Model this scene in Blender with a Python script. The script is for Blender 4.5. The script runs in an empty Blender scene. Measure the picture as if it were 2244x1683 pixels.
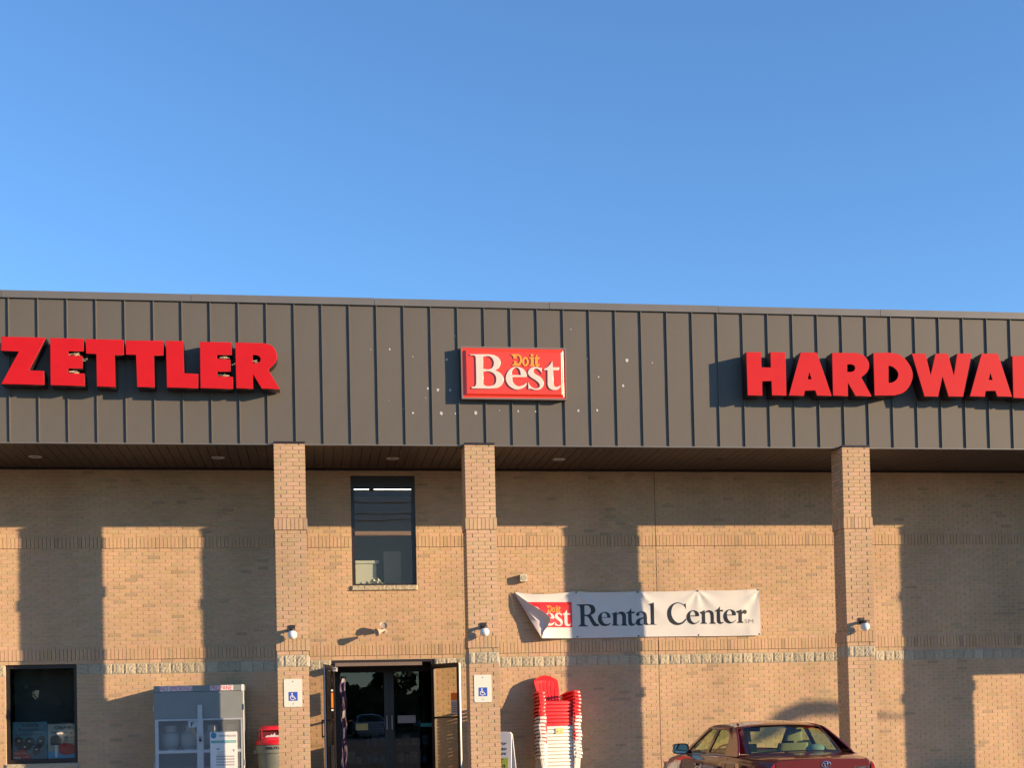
import bpy, math, random
from mathutils import Vector, Matrix
random.seed(7)
R_ = math.radians
scene = bpy.context.scene
COL = scene.collection

# ---------------------------------------------------------------- camera
cam_data = bpy.data.cameras.new('camera')
cam = bpy.data.objects.new('camera', cam_data)
COL.objects.link(cam)
scene.camera = cam
cam_data.sensor_fit = 'HORIZONTAL'
cam_data.sensor_width = 36.0
cam_data.lens = 36.0 * 2942.66 / 2244.0
cam_data.shift_x = -0.0009
cam_data.shift_y = 0.2809          # the picture is the upper part of a level view
cam_data.clip_start = 0.1
cam_data.clip_end = 3000
_r = Vector((0.98905973, -0.14582739, -0.02225383))
_u = Vector((0.01818504, -0.0291755, 0.99940887))
_f = Vector((0.14639045, 0.98887975, 0.02620443))
cam.matrix_world = Matrix(((_r.x, _u.x, -_f.x, 0.0), (_r.y, _u.y, -_f.y, -24.8489),
                           (_r.z, _u.z, -_f.z, 1.6), (0, 0, 0, 1)))

# ---------------------------------------------------------------- sky, sun, exposure
SUN_DIR = Vector((1.89, -1.0, 0.4626)).normalized()
world = bpy.data.worlds.new('World')
scene.world = world
world.use_nodes = True
wn = world.node_tree
wn.nodes.clear()
sky = wn.nodes.new('ShaderNodeTexSky')
sky.sky_type = 'NISHITA'
sky.sun_disc = False
sky.sun_elevation = math.asin(SUN_DIR.z)
sky.sun_rotation = math.atan2(SUN_DIR.x, SUN_DIR.y)
sky.altitude = 200
sky.air_density = 1.0
sky.dust_density = 0.0
sky.ozone_density = 5.0
bg = wn.nodes.new('ShaderNodeBackground')
bg.inputs['Strength'].default_value = 0.15
wo = wn.nodes.new('ShaderNodeOutputWorld')
wn.links.new(sky.outputs[0], bg.inputs[0])
wn.links.new(bg.outputs[0], wo.inputs[0])

sun_data = bpy.data.lights.new('sun', 'SUN')
sun_data.energy = 5.0
sun_data.angle = R_(0.5)
sun_data.color = (1.0, 0.72, 0.44)
sun = bpy.data.objects.new('sun', sun_data)
COL.objects.link(sun)
sun.location = (60, -40, 30)
sun.rotation_euler = (-SUN_DIR).to_track_quat('-Z', 'Y').to_euler()

vs = scene.view_settings
vs.view_transform = 'Standard'
vs.look = 'None'
vs.gamma = 1.0
vs.exposure = 0.95
vs.use_curve_mapping = False

# ---------------------------------------------------------------- materials
def mat(name, col, rough=0.6, metal=0.0, spec=0.5, noise=0.0, nscale=6.0, bump=0.0, bscale=60.0,
        coat=0.0, emit=None, estr=0.0, stretch=None):
    m = bpy.data.materials.new(name)
    m.use_nodes = True
    nt = m.node_tree
    b = nt.nodes['Principled BSDF']
    b.inputs['Base Color'].default_value = (*col, 1)
    b.inputs['Roughness'].default_value = rough
    b.inputs['Metallic'].default_value = metal
    b.inputs['Specular IOR Level'].default_value = spec
    b.inputs['Coat Weight'].default_value = coat
    b.inputs['Coat Roughness'].default_value = 0.04
    if emit:
        b.inputs['Emission Color'].default_value = (*emit, 1)
        b.inputs['Emission Strength'].default_value = estr
    if noise or bump:
        tc = nt.nodes.new('ShaderNodeTexCoord')
        mp = nt.nodes.new('ShaderNodeMapping')
        if stretch:
            mp.inputs['Scale'].default_value = stretch
        nt.links.new(tc.outputs['Object'], mp.inputs[0])
    if noise:
        n = nt.nodes.new('ShaderNodeTexNoise')
        n.inputs['Scale'].default_value = nscale
        n.inputs['Detail'].default_value = 6
        n.inputs['Roughness'].default_value = 0.65
        nt.links.new(mp.outputs[0], n.inputs['Vector'])
        cr = nt.nodes.new('ShaderNodeMapRange')
        cr.inputs['From Min'].default_value = 0.25
        cr.inputs['From Max'].default_value = 0.75
        cr.inputs['To Min'].default_value = 1 - noise
        cr.inputs['To Max'].default_value = 1 + noise
        nt.links.new(n.outputs[0], cr.inputs[0])
        mx = nt.nodes.new('ShaderNodeMix')
        mx.data_type = 'RGBA'
        mx.blend_type = 'MULTIPLY'
        mx.inputs[0].default_value = 1
        mx.inputs[6].default_value = (*col, 1)
        nt.links.new(cr.outputs[0], mx.inputs[7])
        nt.links.new(mx.outputs[2], b.inputs['Base Color'])
        rr = nt.nodes.new('ShaderNodeMapRange')
        rr.inputs['To Min'].default_value = max(0.02, rough - 0.12)
        rr.inputs['To Max'].default_value = min(1, rough + 0.12)
        nt.links.new(n.outputs[0], rr.inputs[0])
        nt.links.new(rr.outputs[0], b.inputs['Roughness'])
    if bump:
        n2 = nt.nodes.new('ShaderNodeTexNoise')
        n2.inputs['Scale'].default_value = bscale
        n2.inputs['Detail'].default_value = 4
        nt.links.new(mp.outputs[0], n2.inputs['Vector'])
        bp = nt.nodes.new('ShaderNodeBump')
        bp.inputs['Strength'].default_value = bump
        bp.inputs['Distance'].default_value = 0.01
        nt.links.new(n2.outputs[0], bp.inputs['Height'])
        nt.links.new(bp.outputs[0], b.inputs['Normal'])
    return m

def tint_mat(name, rough=0.9, noise=0.16, nscale=35.0, bump=0.25, bscale=140.0, spec=0.25):
    """colour of each piece comes from its own 'tint' attribute, grain from noise"""
    m = mat(name, (0.5, 0.5, 0.5), rough, spec=spec, noise=noise, nscale=nscale, bump=bump, bscale=bscale)
    nt = m.node_tree
    a = nt.nodes.new('ShaderNodeAttribute')
    a.attribute_name = 'tint'
    mx = [n for n in nt.nodes if n.type == 'MIX'][0]
    nt.links.new(a.outputs['Color'], mx.inputs[6])
    # weathering that ignores the bricks: broad soft stains over the whole wall
    geo = nt.nodes.new('ShaderNodeNewGeometry')
    mp = nt.nodes.new('ShaderNodeMapping')
    mp.inputs['Scale'].default_value = (0.9, 0.9, 0.5)
    n = nt.nodes.new('ShaderNodeTexNoise')
    n.inputs['Scale'].default_value = 1.1
    n.inputs['Detail'].default_value = 7
    nt.links.new(geo.outputs['Position'], mp.inputs[0])
    nt.links.new(mp.outputs[0], n.inputs['Vector'])
    r = nt.nodes.new('ShaderNodeMapRange')
    r.inputs['From Min'].default_value = 0.3
    r.inputs['From Max'].default_value = 0.7
    r.inputs['To Min'].default_value = 0.82
    r.inputs['To Max'].default_value = 1.10
    nt.links.new(n.outputs[0], r.inputs[0])
    m2 = nt.nodes.new('ShaderNodeMix')
    m2.data_type = 'RGBA'
    m2.blend_type = 'MULTIPLY'
    m2.inputs[0].default_value = 1
    nt.links.new(mx.outputs[2], m2.inputs[6])
    nt.links.new(r.outputs[0], m2.inputs[7])
    nt.links.new(m2.outputs[2], nt.nodes['Principled BSDF'].inputs['Base Color'])
    return m

def glass(name, tint=(0.92, 0.95, 0.93), ior=1.75, wav=0.0):
    m = bpy.data.materials.new(name)
    m.use_nodes = True
    nt = m.node_tree
    nt.nodes.clear()
    o = nt.nodes.new('ShaderNodeOutputMaterial')
    t = nt.nodes.new('ShaderNodeBsdfTransparent')
    t.inputs[0].default_value = (*tint, 1)
    g = nt.nodes.new('ShaderNodeBsdfGlossy')
    g.inputs['Roughness'].default_value = 0.0
    f = nt.nodes.new('ShaderNodeFresnel')
    f.inputs[0].default_value = ior
    mx = nt.nodes.new('ShaderNodeMixShader')
    geo = nt.nodes.new('ShaderNodeNewGeometry')
    inv = nt.nodes.new('ShaderNodeMath')
    inv.operation = 'SUBTRACT'
    inv.inputs[0].default_value = 1.0
    nt.links.new(geo.outputs['Backfacing'], inv.inputs[1])
    mul = nt.nodes.new('ShaderNodeMath')
    mul.operation = 'MULTIPLY'
    nt.links.new(f.outputs[0], mul.inputs[0])
    nt.links.new(inv.outputs[0], mul.inputs[1])
    nt.links.new(mul.outputs[0], mx.inputs[0])
    nt.links.new(t.outputs[0], mx.inputs[1])
    nt.links.new(g.outputs[0], mx.inputs[2])
    nt.links.new(mx.outputs[0], o.inputs[0])
    if wav:
        tc = nt.nodes.new('ShaderNodeTexCoord')
        n = nt.nodes.new('ShaderNodeTexNoise')
        n.inputs['Scale'].default_value = 1.3
        b = nt.nodes.new('ShaderNodeBump')
        b.inputs['Strength'].default_value = wav
        b.inputs['Distance'].default_value = 0.05
        nt.links.new(tc.outputs['Object'], n.inputs['Vector'])
        nt.links.new(n.outputs[0], b.inputs['Height'])
        nt.links.new(b.outputs[0], g.inputs['Normal'])
    return m

M = dict(
    brick=tint_mat('brick_clay'),
    stone=tint_mat('split_face_stone', noise=0.2, nscale=60, bump=0.4, bscale=45),
    mortar=mat('mortar', (0.53, 0.415, 0.275), 0.95, noise=0.12, nscale=30, spec=0.2),
    joint=mat('joint_sealant', (0.06, 0.05, 0.04), 0.8),
    fascia=mat('fascia_metal', (0.110, 0.101, 0.088), 0.60, spec=0.3, noise=0.07, nscale=1.6, bump=0.09, bscale=2.5, stretch=(1, 1, 0.4)),
    seam=mat('seam_metal', (0.122, 0.112, 0.098), 0.55, spec=0.3),
    cap=mat('cap_metal', (0.13, 0.125, 0.12), 0.45, noise=0.06, nscale=2),
    chip=mat('bare_chip', (0.46, 0.45, 0.42), 0.7, noise=0.3, nscale=60),
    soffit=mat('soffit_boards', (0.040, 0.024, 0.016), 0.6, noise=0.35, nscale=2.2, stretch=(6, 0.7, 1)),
    bronze=mat('bronze_frame', (0.022, 0.014, 0.011), 0.35, noise=0.1, nscale=8),
    brushed=mat('brushed_bronze', (0.17, 0.125, 0.095), 0.4, noise=0.1, nscale=12),
    red=mat('red_acrylic', (0.50, 0.008, 0.014), 0.55, spec=0.2, noise=0.05, nscale=4),
    redtrim=mat('trim_cap', (0.62, 0.09, 0.08), 0.5, spec=0.3),
    retn=mat('letter_return', (0.018, 0.008, 0.010), 0.5),
    orange=mat('sign_face', (0.80, 0.05, 0.024), 0.25, noise=0.03, nscale=3),
    signwhite=mat('sign_white', (0.66, 0.56, 0.47), 0.2),
    yellow=mat('sign_yellow', (0.72, 0.30, 0.03), 0.25),
    signframe=mat('sign_frame', (0.20, 0.15, 0.13), 0.4),
    black=mat('black', (0.01, 0.01, 0.011), 0.5),
    white=mat('white_paint', (0.72, 0.71, 0.69), 0.45, noise=0.04, nscale=8),
    banner=mat('banner_vinyl', (0.59, 0.58, 0.545), 0.42, noise=0.03, nscale=5, bump=0.12, bscale=3.2),
    bannerback=mat('banner_back', (0.60, 0.52, 0.50), 0.5, bump=0.15, bscale=4),
    ink=mat('black_ink', (0.012, 0.012, 0.016), 0.4),
    greyink=mat('grey_ink', (0.22, 0.21, 0.2), 0.5),
    logored=mat('logo_red', (0.62, 0.015, 0.014), 0.35),
    logoyellow=mat('logo_yellow', (0.75, 0.28, 0.03), 0.35),
    globe=mat('opal_globe', (0.74, 0.73, 0.70), 0.15, coat=0.3),
    darkmetal=mat('dark_metal', (0.025, 0.018, 0.016), 0.45),
    beige=mat('beige_plastic', (0.58, 0.53, 0.42), 0.5),
    beigegrille=mat('speaker_grille', (0.36, 0.35, 0.27), 0.7),
    lampmetal=mat('lamp_shell', (0.42, 0.36, 0.30), 0.35),
    lens=mat('lamp_lens', (0.30, 0.25, 0.23), 0.1, coat=0.5),
    plate=mat('sign_plate', (0.66, 0.66, 0.56), 0.35),
    blue=mat('access_blue', (0.035, 0.085, 0.42), 0.4),
    greysteel=mat('cabinet_steel', (0.20, 0.22, 0.215), 0.42, noise=0.06, nscale=4),
    galv=mat('galvanised', (0.42, 0.44, 0.46), 0.4, metal=0.2, noise=0.1, nscale=10),
    tank=mat('tank_white', (0.46, 0.46, 0.44), 0.4, noise=0.05, nscale=8),
    stickerpink=mat('sticker_white', (0.66, 0.62, 0.62), 0.5),
    stickerred=mat('sticker_red', (0.55, 0.02, 0.05), 0.5),
    teal=mat('print_teal', (0.03, 0.33, 0.32), 0.45),
    printblue=mat('print_blue', (0.03, 0.20, 0.38), 0.4),
    canbody=mat('can_plastic', (0.14, 0.155, 0.13), 0.55, noise=0.12, nscale=9),
    canred=mat('can_lid', (0.55, 0.014, 0.03), 0.4, noise=0.05, nscale=7),
    candark=mat('can_inside', (0.10, 0.005, 0.012), 0.8),
    chairred=mat('chair_red', (0.72, 0.022, 0.024), 0.38),
    chairwhite=mat('chair_white', (0.72, 0.68, 0.60), 0.42),
    labelyellow=mat('label_yellow', (0.62, 0.52, 0.20), 0.6),
    lime=mat('print_lime', (0.42, 0.50, 0.06), 0.5),
    navy=mat('print_navy', (0.015, 0.02, 0.10), 0.5),
    asphalt=mat('asphalt', (0.135, 0.126, 0.112), 0.9, noise=0.25, nscale=3, bump=0.4, bscale=90),
    concrete=mat('concrete', (0.36, 0.34, 0.30), 0.85, noise=0.12, nscale=3, bump=0.2, bscale=70),
    lotpaint=mat('lot_paint', (0.62, 0.60, 0.55), 0.7, noise=0.2, nscale=12),
    grass=mat('grass', (0.05, 0.085, 0.025), 0.9, noise=0.35, nscale=0.6),
    carpaint=mat('maroon_paint', (0.10, 0.005, 0.007), 0.35, spec=0.3, coat=1.0),
    cartrim=mat('black_trim', (0.012, 0.011, 0.012), 0.4),
    chrome=mat('chrome', (0.75, 0.74, 0.72), 0.12, metal=1.0),
    taillamp=mat('tail_lamp', (0.28, 0.008, 0.010), 0.2, coat=1.0),
    seat=mat('seat_cloth', (0.34, 0.30, 0.22), 0.9, noise=0.1, nscale=20),
    dash=mat('dash', (0.03, 0.035, 0.04), 0.7),
    bag=mat('bag_cloth', (0.17, 0.24, 0.23), 0.8),
    towel=mat('cloth_orange', (0.55, 0.12, 0.04), 0.8),
    tyre=mat('tyre', (0.015, 0.015, 0.016), 0.8),
    wheelrim=mat('wheel_rim', (0.5, 0.5, 0.5), 0.3, metal=0.8),
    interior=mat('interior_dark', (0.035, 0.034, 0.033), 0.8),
    roomwall=mat('room_wall', (0.62, 0.53, 0.42), 0.85),
    roomwhite=mat('room_white', (0.55, 0.55, 0.48), 0.7),
    cardboard=mat('cardboard', (0.42, 0.33, 0.24), 0.8),
    tube=mat('fluorescent', (1, 1, 1), 0.5, emit=(1.0, 0.90, 0.68), estr=6.0),
    roofing=mat('roofing', (0.2, 0.19, 0.18), 0.9),
    bark=mat('bark', (0.08, 0.06, 0.045), 0.9, noise=0.3, nscale=6),
    leaf=mat('foliage', (0.055, 0.085, 0.025), 0.75, noise=0.4, nscale=0.8),
    polewood=mat('pole_wood', (0.11, 0.085, 0.06), 0.9, noise=0.2, nscale=5),
    wire=mat('wire', (0.01, 0.01, 0.01), 0.6),
    purple=mat('poster_purple', (0.045, 0.025, 0.08), 0.6, noise=0.8, nscale=5),
    stickerorange=mat('sticker_orange', (0.75, 0.16, 0.02), 0.4),
    stickergrey=mat('sticker_grey', (0.45, 0.42, 0.42), 0.5),
    keydark=mat('print_key_dark', (0.035, 0.03, 0.032), 0.5),
    posterblue=mat('poster_blue', (0.04, 0.11, 0.15), 0.5, noise=0.35, nscale=2.0),
    posterwhite=mat('poster_white', (0.21, 0.23, 0.21), 0.5),
    posterred=mat('poster_red', (0.28, 0.02, 0.02), 0.5),
    goods=mat('goods', (0.16, 0.13, 0.10), 0.7, noise=0.5, nscale=5),
    goodsblue=mat('goods_blue', (0.05, 0.12, 0.22), 0.7, noise=0.5, nscale=6),
    stonewhite=mat('sill_stone', (0.55, 0.49, 0.38), 0.9, noise=0.25, nscale=20, bump=0.5, bscale=40),
    glass=glass('window_glass', wav=0.015),
    darkglass=glass('tinted_glass', (0.90, 0.92, 0.89), ior=1.48, wav=0.012),
    doorglass=glass('door_glass', (0.86, 0.83, 0.76), ior=1.28, wav=0.01),
    carglass=glass('car_glass', (0.74, 0.84, 0.68), ior=1.6),
)

# ---------------------------------------------------------------- mesh helpers
class MB:
    def __init__(s):
        s.v = []; s.f = []; s.mi = []; s.t = []
    def add(s, vs, fs, mi=0, tint=None):
        o = len(s.v)
        s.v += [tuple(p) for p in vs]
        s.f += [tuple(i + o for i in f) for f in fs]
        s.mi += [mi] * len(fs)
        if tint is not None:
            s.t += [tint] * len(vs)
    def box(s, x0, x1, y0, y1, z0, z1, mi=0, tint=None, noback=False):
        vs = [(x0, y0, z0), (x1, y0, z0), (x1, y1, z0), (x0, y1, z0), (x0, y0, z1), (x1, y0, z1), (x1, y1, z1), (x0, y1, z1)]
        fs = [(0, 3, 2, 1), (4, 5, 6, 7), (0, 1, 5, 4), (1, 2, 6, 5), (3, 0, 4, 7)]
        if not noback:
            fs.append((2, 3, 7, 6))
        s.add(vs, fs, mi, tint)
    def bar(s, a, b, w, h=None, mi=0, up=(0, 0, 1)):
        a = Vector(a); b = Vector(b); h = h or w
        d = (b - a).normalized()
        u = Vector(up)
        if abs(d.dot(u)) > 0.98:
            u = Vector((1, 0, 0))
        x = d.cross(u).normalized() * w / 2
        y = x.cross(d).normalized() * h / 2
        vs = [a - x - y, a + x - y, a + x + y, a - x + y, b - x - y, b + x - y, b + x + y, b - x + y]
        s.add(vs, [(0, 1, 2, 3), (7, 6, 5, 4), (0, 4, 5, 1), (1, 5, 6, 2), (2, 6, 7, 3), (3, 7, 4, 0)], mi)
    def tube(s, pts, r, n=8, mi=0, cap=True):
        pts = [Vector(p) for p in pts]
        rs = r if isinstance(r, (list, tuple)) else [r] * len(pts)
        rings = []
        ref = None
        for i, p in enumerate(pts):
            d = (pts[min(i + 1, len(pts) - 1)] - pts[max(i - 1, 0)]).normalized()
            u = Vector((0, 0, 1)) if abs(d.z) < 0.95 else Vector((1, 0, 0))
            x = d.cross(u).normalized(); y = x.cross(d).normalized()
            rings.append([p + (x * math.cos(2 * math.pi * k / n) + y * math.sin(2 * math.pi * k / n)) * rs[i] for k in range(n)])
        o = [q for rg in rings for q in rg]
        fs = []
        for i in range(len(pts) - 1):
            for k in range(n):
                a = i * n + k; b = i * n + (k + 1) % n
                fs.append((a, a + n, b + n, b))
        if cap:
            fs.append(tuple(range(n)))
            fs.append(tuple(reversed(range((len(pts) - 1) * n, len(pts) * n))))
        s.add(o, fs, mi)
    def lathe(s, prof, c=(0, 0, 0), n=24, mi=0, skip=None, axis='Z'):
        vs = []
        for r, z in prof:
            for k in range(n):
                a = 2 * math.pi * k / n
                p = (r * math.cos(a), r * math.sin(a), z)
                if axis == 'Y':
                    p = (p[0], -p[2], p[1])
                vs.append((c[0] + p[0], c[1] + p[1], c[2] + p[2]))
        fs = []
        for i in range(len(prof) - 1):
            for k in range(n):
                if skip and skip(i, k):
                    continue
                a = i * n + k; b = i * n + (k + 1) % n
                fs.append((a, b, b + n, a + n))
        s.add(vs, fs, mi)
    def sphere(s, c, r, n=20, m=12, mi=0, sz=1.0):
        prof = [(r * math.sin(math.pi * (0.004 + 0.992 * i / m)), -r * sz * math.cos(math.pi * (0.004 + 0.992 * i / m))) for i in range(m + 1)]
        s.lathe(prof, c, n, mi)
    def grid(s, rows, mi=0, flip=False):
        n = len(rows[0]); vs = [p for r in rows for p in r]; fs = []
        for i in range(len(rows) - 1):
            for k in range(n - 1):
                a = i * n + k
                q = (a, a + 1, a + n + 1, a + n)
                fs.append(q[::-1] if flip else q)
        s.add(vs, fs, mi)
    def mesh(s, name, mats, smooth=False, angle=40):
        me = bpy.data.meshes.new(name)
        me.from_pydata(s.v, [], s.f)
        if not isinstance(mats, (list, tuple)):
            mats = [mats]
        for m in mats:
            me.materials.append(m)
        if len(mats) > 1:
            me.polygons.foreach_set('material_index', s.mi)
        if s.t:
            ca = me.color_attributes.new('tint', 'FLOAT_COLOR', 'POINT')
            flat = []
            for t in s.t:
                flat += [t[0], t[1], t[2], 1.0]
            ca.data.foreach_set('color', flat)
        if smooth:
            me.shade_smooth()
            if angle:
                me.set_sharp_from_angle(angle=R_(angle))
        me.update()
        return me
    def build(s, name, mats, parent=None, smooth=False, angle=40):
        return obj(name, s.mesh(name, mats, smooth, angle), parent)

def obj(name, me, parent=None, loc=None, rot=None):
    o = bpy.data.objects.new(name, me)
    COL.objects.link(o)
    if parent is not None:
        o.parent = parent
    if loc is not None:
        o.location = loc
    if rot is not None:
        o.rotation_euler = rot
    return o

def tag(o, label=None, cat=None, group=None, kind=None):
    if label: o['label'] = label
    if cat: o['category'] = cat
    if group: o['group'] = group
    if kind: o['kind'] = kind
    return o

def thing(name, label, cat, loc=(0, 0, 0), rz=0.0, group=None, parent=None):
    o = bpy.data.objects.new(name, None)
    o.empty_display_size = 0.1
    COL.objects.link(o)
    o.location = loc
    o.rotation_euler = (0, 0, rz)
    if parent is not None:
        o.parent = parent
    return tag(o, label, cat, group)

def node(name, parent):
    o = bpy.data.objects.new(name, None)
    o.empty_display_size = 0.1
    COL.objects.link(o)
    o.parent = parent
    return o

def copy_tree(o, parent=None):
    c = o.copy()
    COL.objects.link(c)
    c.parent = parent
    for ch in list(o.children):
        copy_tree(ch, c)
    return c

def smooth_contour(pts, sub=5):
    n = len(pts); out = []
    for i in range(n):
        p0, p1, p2, p3 = pts[i - 1], pts[i], pts[(i + 1) % n], pts[(i + 2) % n]
        out.append((p1[0], p1[1]))
        if p1[2] or p2[2]:
            ch = math.hypot(p2[0] - p1[0], p2[1] - p1[1])
            def tan(a, b, flag):
                if not flag:
                    return (p2[0] - p1[0], p2[1] - p1[1])
                d = (b[0] - a[0], b[1] - a[1]); l = math.hypot(*d) or 1
                return (d[0] / l * ch, d[1] / l * ch)
            t1 = tan(p0, p2, p1[2]); t2 = tan(p1, p3, p2[2])
            for k in range(1, sub):
                t = k / sub
                h00 = 2 * t**3 - 3 * t**2 + 1; h10 = t**3 - 2 * t**2 + t; h01 = -2 * t**3 + 3 * t**2; h11 = t**3 - t**2
                out.append((h00 * p1[0] + h10 * t1[0] + h01 * p2[0] + h11 * t2[0], h00 * p1[1] + h10 * t1[1] + h01 * p2[1] + h11 * t2[1]))
    return out

def shape_mesh(name, contours, y0, y1, mats, bevel=0.0, raw=False, fn=None):
    """solid whose outline (x, z) is filled with holes, from y0 (front) to y1 (back)"""
    cu = bpy.data.curves.new(name, 'CURVE')
    cu.dimensions = '2D'
    cu.fill_mode = 'BOTH'
    cu.extrude = abs(y1 - y0) / 2 - bevel
    if bevel:
        cu.bevel_depth = bevel
        cu.bevel_resolution = 1
        cu.offset = -bevel
    for c in contours:
        pts = c if raw else smooth_contour(c)
        sp = cu.splines.new('POLY')
        sp.points.add(len(pts) - 1)
        for p, q in zip(sp.points, pts):
            p.co = (q[0], q[1], 0, 1)
        sp.use_cyclic_u = True
    ob = bpy.data.objects.new(name, cu)
    me = bpy.data.meshes.new_from_object(ob)
    bpy.data.objects.remove(ob)
    bpy.data.curves.remove(cu)
    ym = (y0 + y1) / 2
    for v in me.vertices:
        x, y, z = v.co
        v.co = (x, ym - z, y)
        if fn:
            v.co = fn(*v.co)
    me.materials.clear()
    for m in (mats if isinstance(mats, (list, tuple)) else [mats]):
        me.materials.append(m)
    me.name = name
    me.update()
    return me

def text_mesh(name, body, box, y0, thick, m, bold=0.0, shear=0.0, fn=None):
    """built-in lettering fitted to box = (x0, x1, z0, z1), facing -Y"""
    cu = bpy.data.curves.new(name, 'FONT')
    cu.body = body
    cu.size = 1.0
    cu.extrude = 0.01
    cu.offset = bold
    cu.shear = shear
    cu.resolution_u = 3
    ob = bpy.data.objects.new(name, cu)
    me = bpy.data.meshes.new_from_object(ob)
    bpy.data.objects.remove(ob)
    bpy.data.curves.remove(cu)
    xs = [v.co.x for v in me.vertices]; ys = [v.co.y for v in me.vertices]
    ax, bx, ay, by = min(xs), max(xs), min(ys), max(ys)
    for v in me.vertices:
        x, y, z = v.co
        v.co = (box[0] + (x - ax) / (bx - ax) * (box[1] - box[0]), y0 - (thick if z > 0 else 0),
                box[2] + (y - ay) / (by - ay) * (box[3] - box[2]))
        if fn:
            v.co = fn(*v.co)
    me.materials.clear()
    me.materials.append(m)
    me.name = name
    return me

M['wiremesh'] = mat('mesh_paint', (0.58, 0.60, 0.60), 0.5)
M['mirror'] = mat('mirror_glass', (0.62, 0.64, 0.48), 0.05, metal=1.0)
M['carwhite'] = mat('white_car_paint', (0.70, 0.70, 0.68), 0.3, coat=1.0)
M['carsilver'] = mat('silver_car_paint', (0.42, 0.43, 0.44), 0.3, metal=0.5, coat=1.0)
ZETTLER = {
 'Z': [[(-4.848,7.697,0),(-4.163,7.692,0),(-4.431,7.158,0),(-4.2,7.151,0),(-4.196,6.93,0),(-4.859,6.931,0),(-4.582,7.459,0),(-4.858,7.467,0)]],
 'E': [[(-4.097,7.691,0),(-3.583,7.685,0),(-3.579,7.484,0),(-3.818,7.48,0),(-3.819,7.41,0),(-3.604,7.406,0),(-3.602,7.205,0),(-3.825,7.201,0),(-3.826,7.121,0),(-3.577,7.12,0),(-3.57,6.919,0),(-4.101,6.923,0)]],
 'T': [[(-3.547,7.682,0),(-2.956,7.678,0),(-2.951,7.433,0),(-3.099,7.43,0),(-3.093,6.909,0),(-3.382,6.911,0),(-3.385,7.438,0),(-3.544,7.444,0)]],
 'T2': [[(-2.922,7.67,0),(-2.327,7.675,0),(-2.33,7.437,0),(-2.48,7.432,0),(-2.476,6.912,0),(-2.751,6.91,0),(-2.764,7.435,0),(-2.92,7.435,0)]],
 'L': [[(-2.287,7.676,0),(-2.015,7.675,0),(-2.007,7.145,0),(-1.781,7.138,0),(-1.785,6.905,0),(-2.283,6.909,0)]],
 'E2': [[(-1.747,7.669,0),(-1.24,7.668,0),(-1.238,7.461,0),(-1.476,7.457,0),(-1.477,7.392,0),(-1.265,7.384,0),(-1.263,7.189,0),(-1.475,7.185,0),(-1.476,7.104,0),(-1.228,7.097,0),(-1.226,6.901,0),(-1.75,6.905,0)]],
 'R': [[(-1.183,7.669,0),(-.713,7.664,0),(-.58,7.616,1),(-.513,7.478,1),(-.537,7.352,1),(-.657,7.228,0),(-.475,6.907,0),(-.767,6.91,0),(-.903,7.15,0),(-.905,6.908,0),(-1.176,6.909,0)],[(-.903,7.466,0),(-.85,7.464,0),(-.797,7.441,1),(-.779,7.397,1),(-.799,7.35,1),(-.852,7.329,0),(-.905,7.33,0)]],
}
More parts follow.
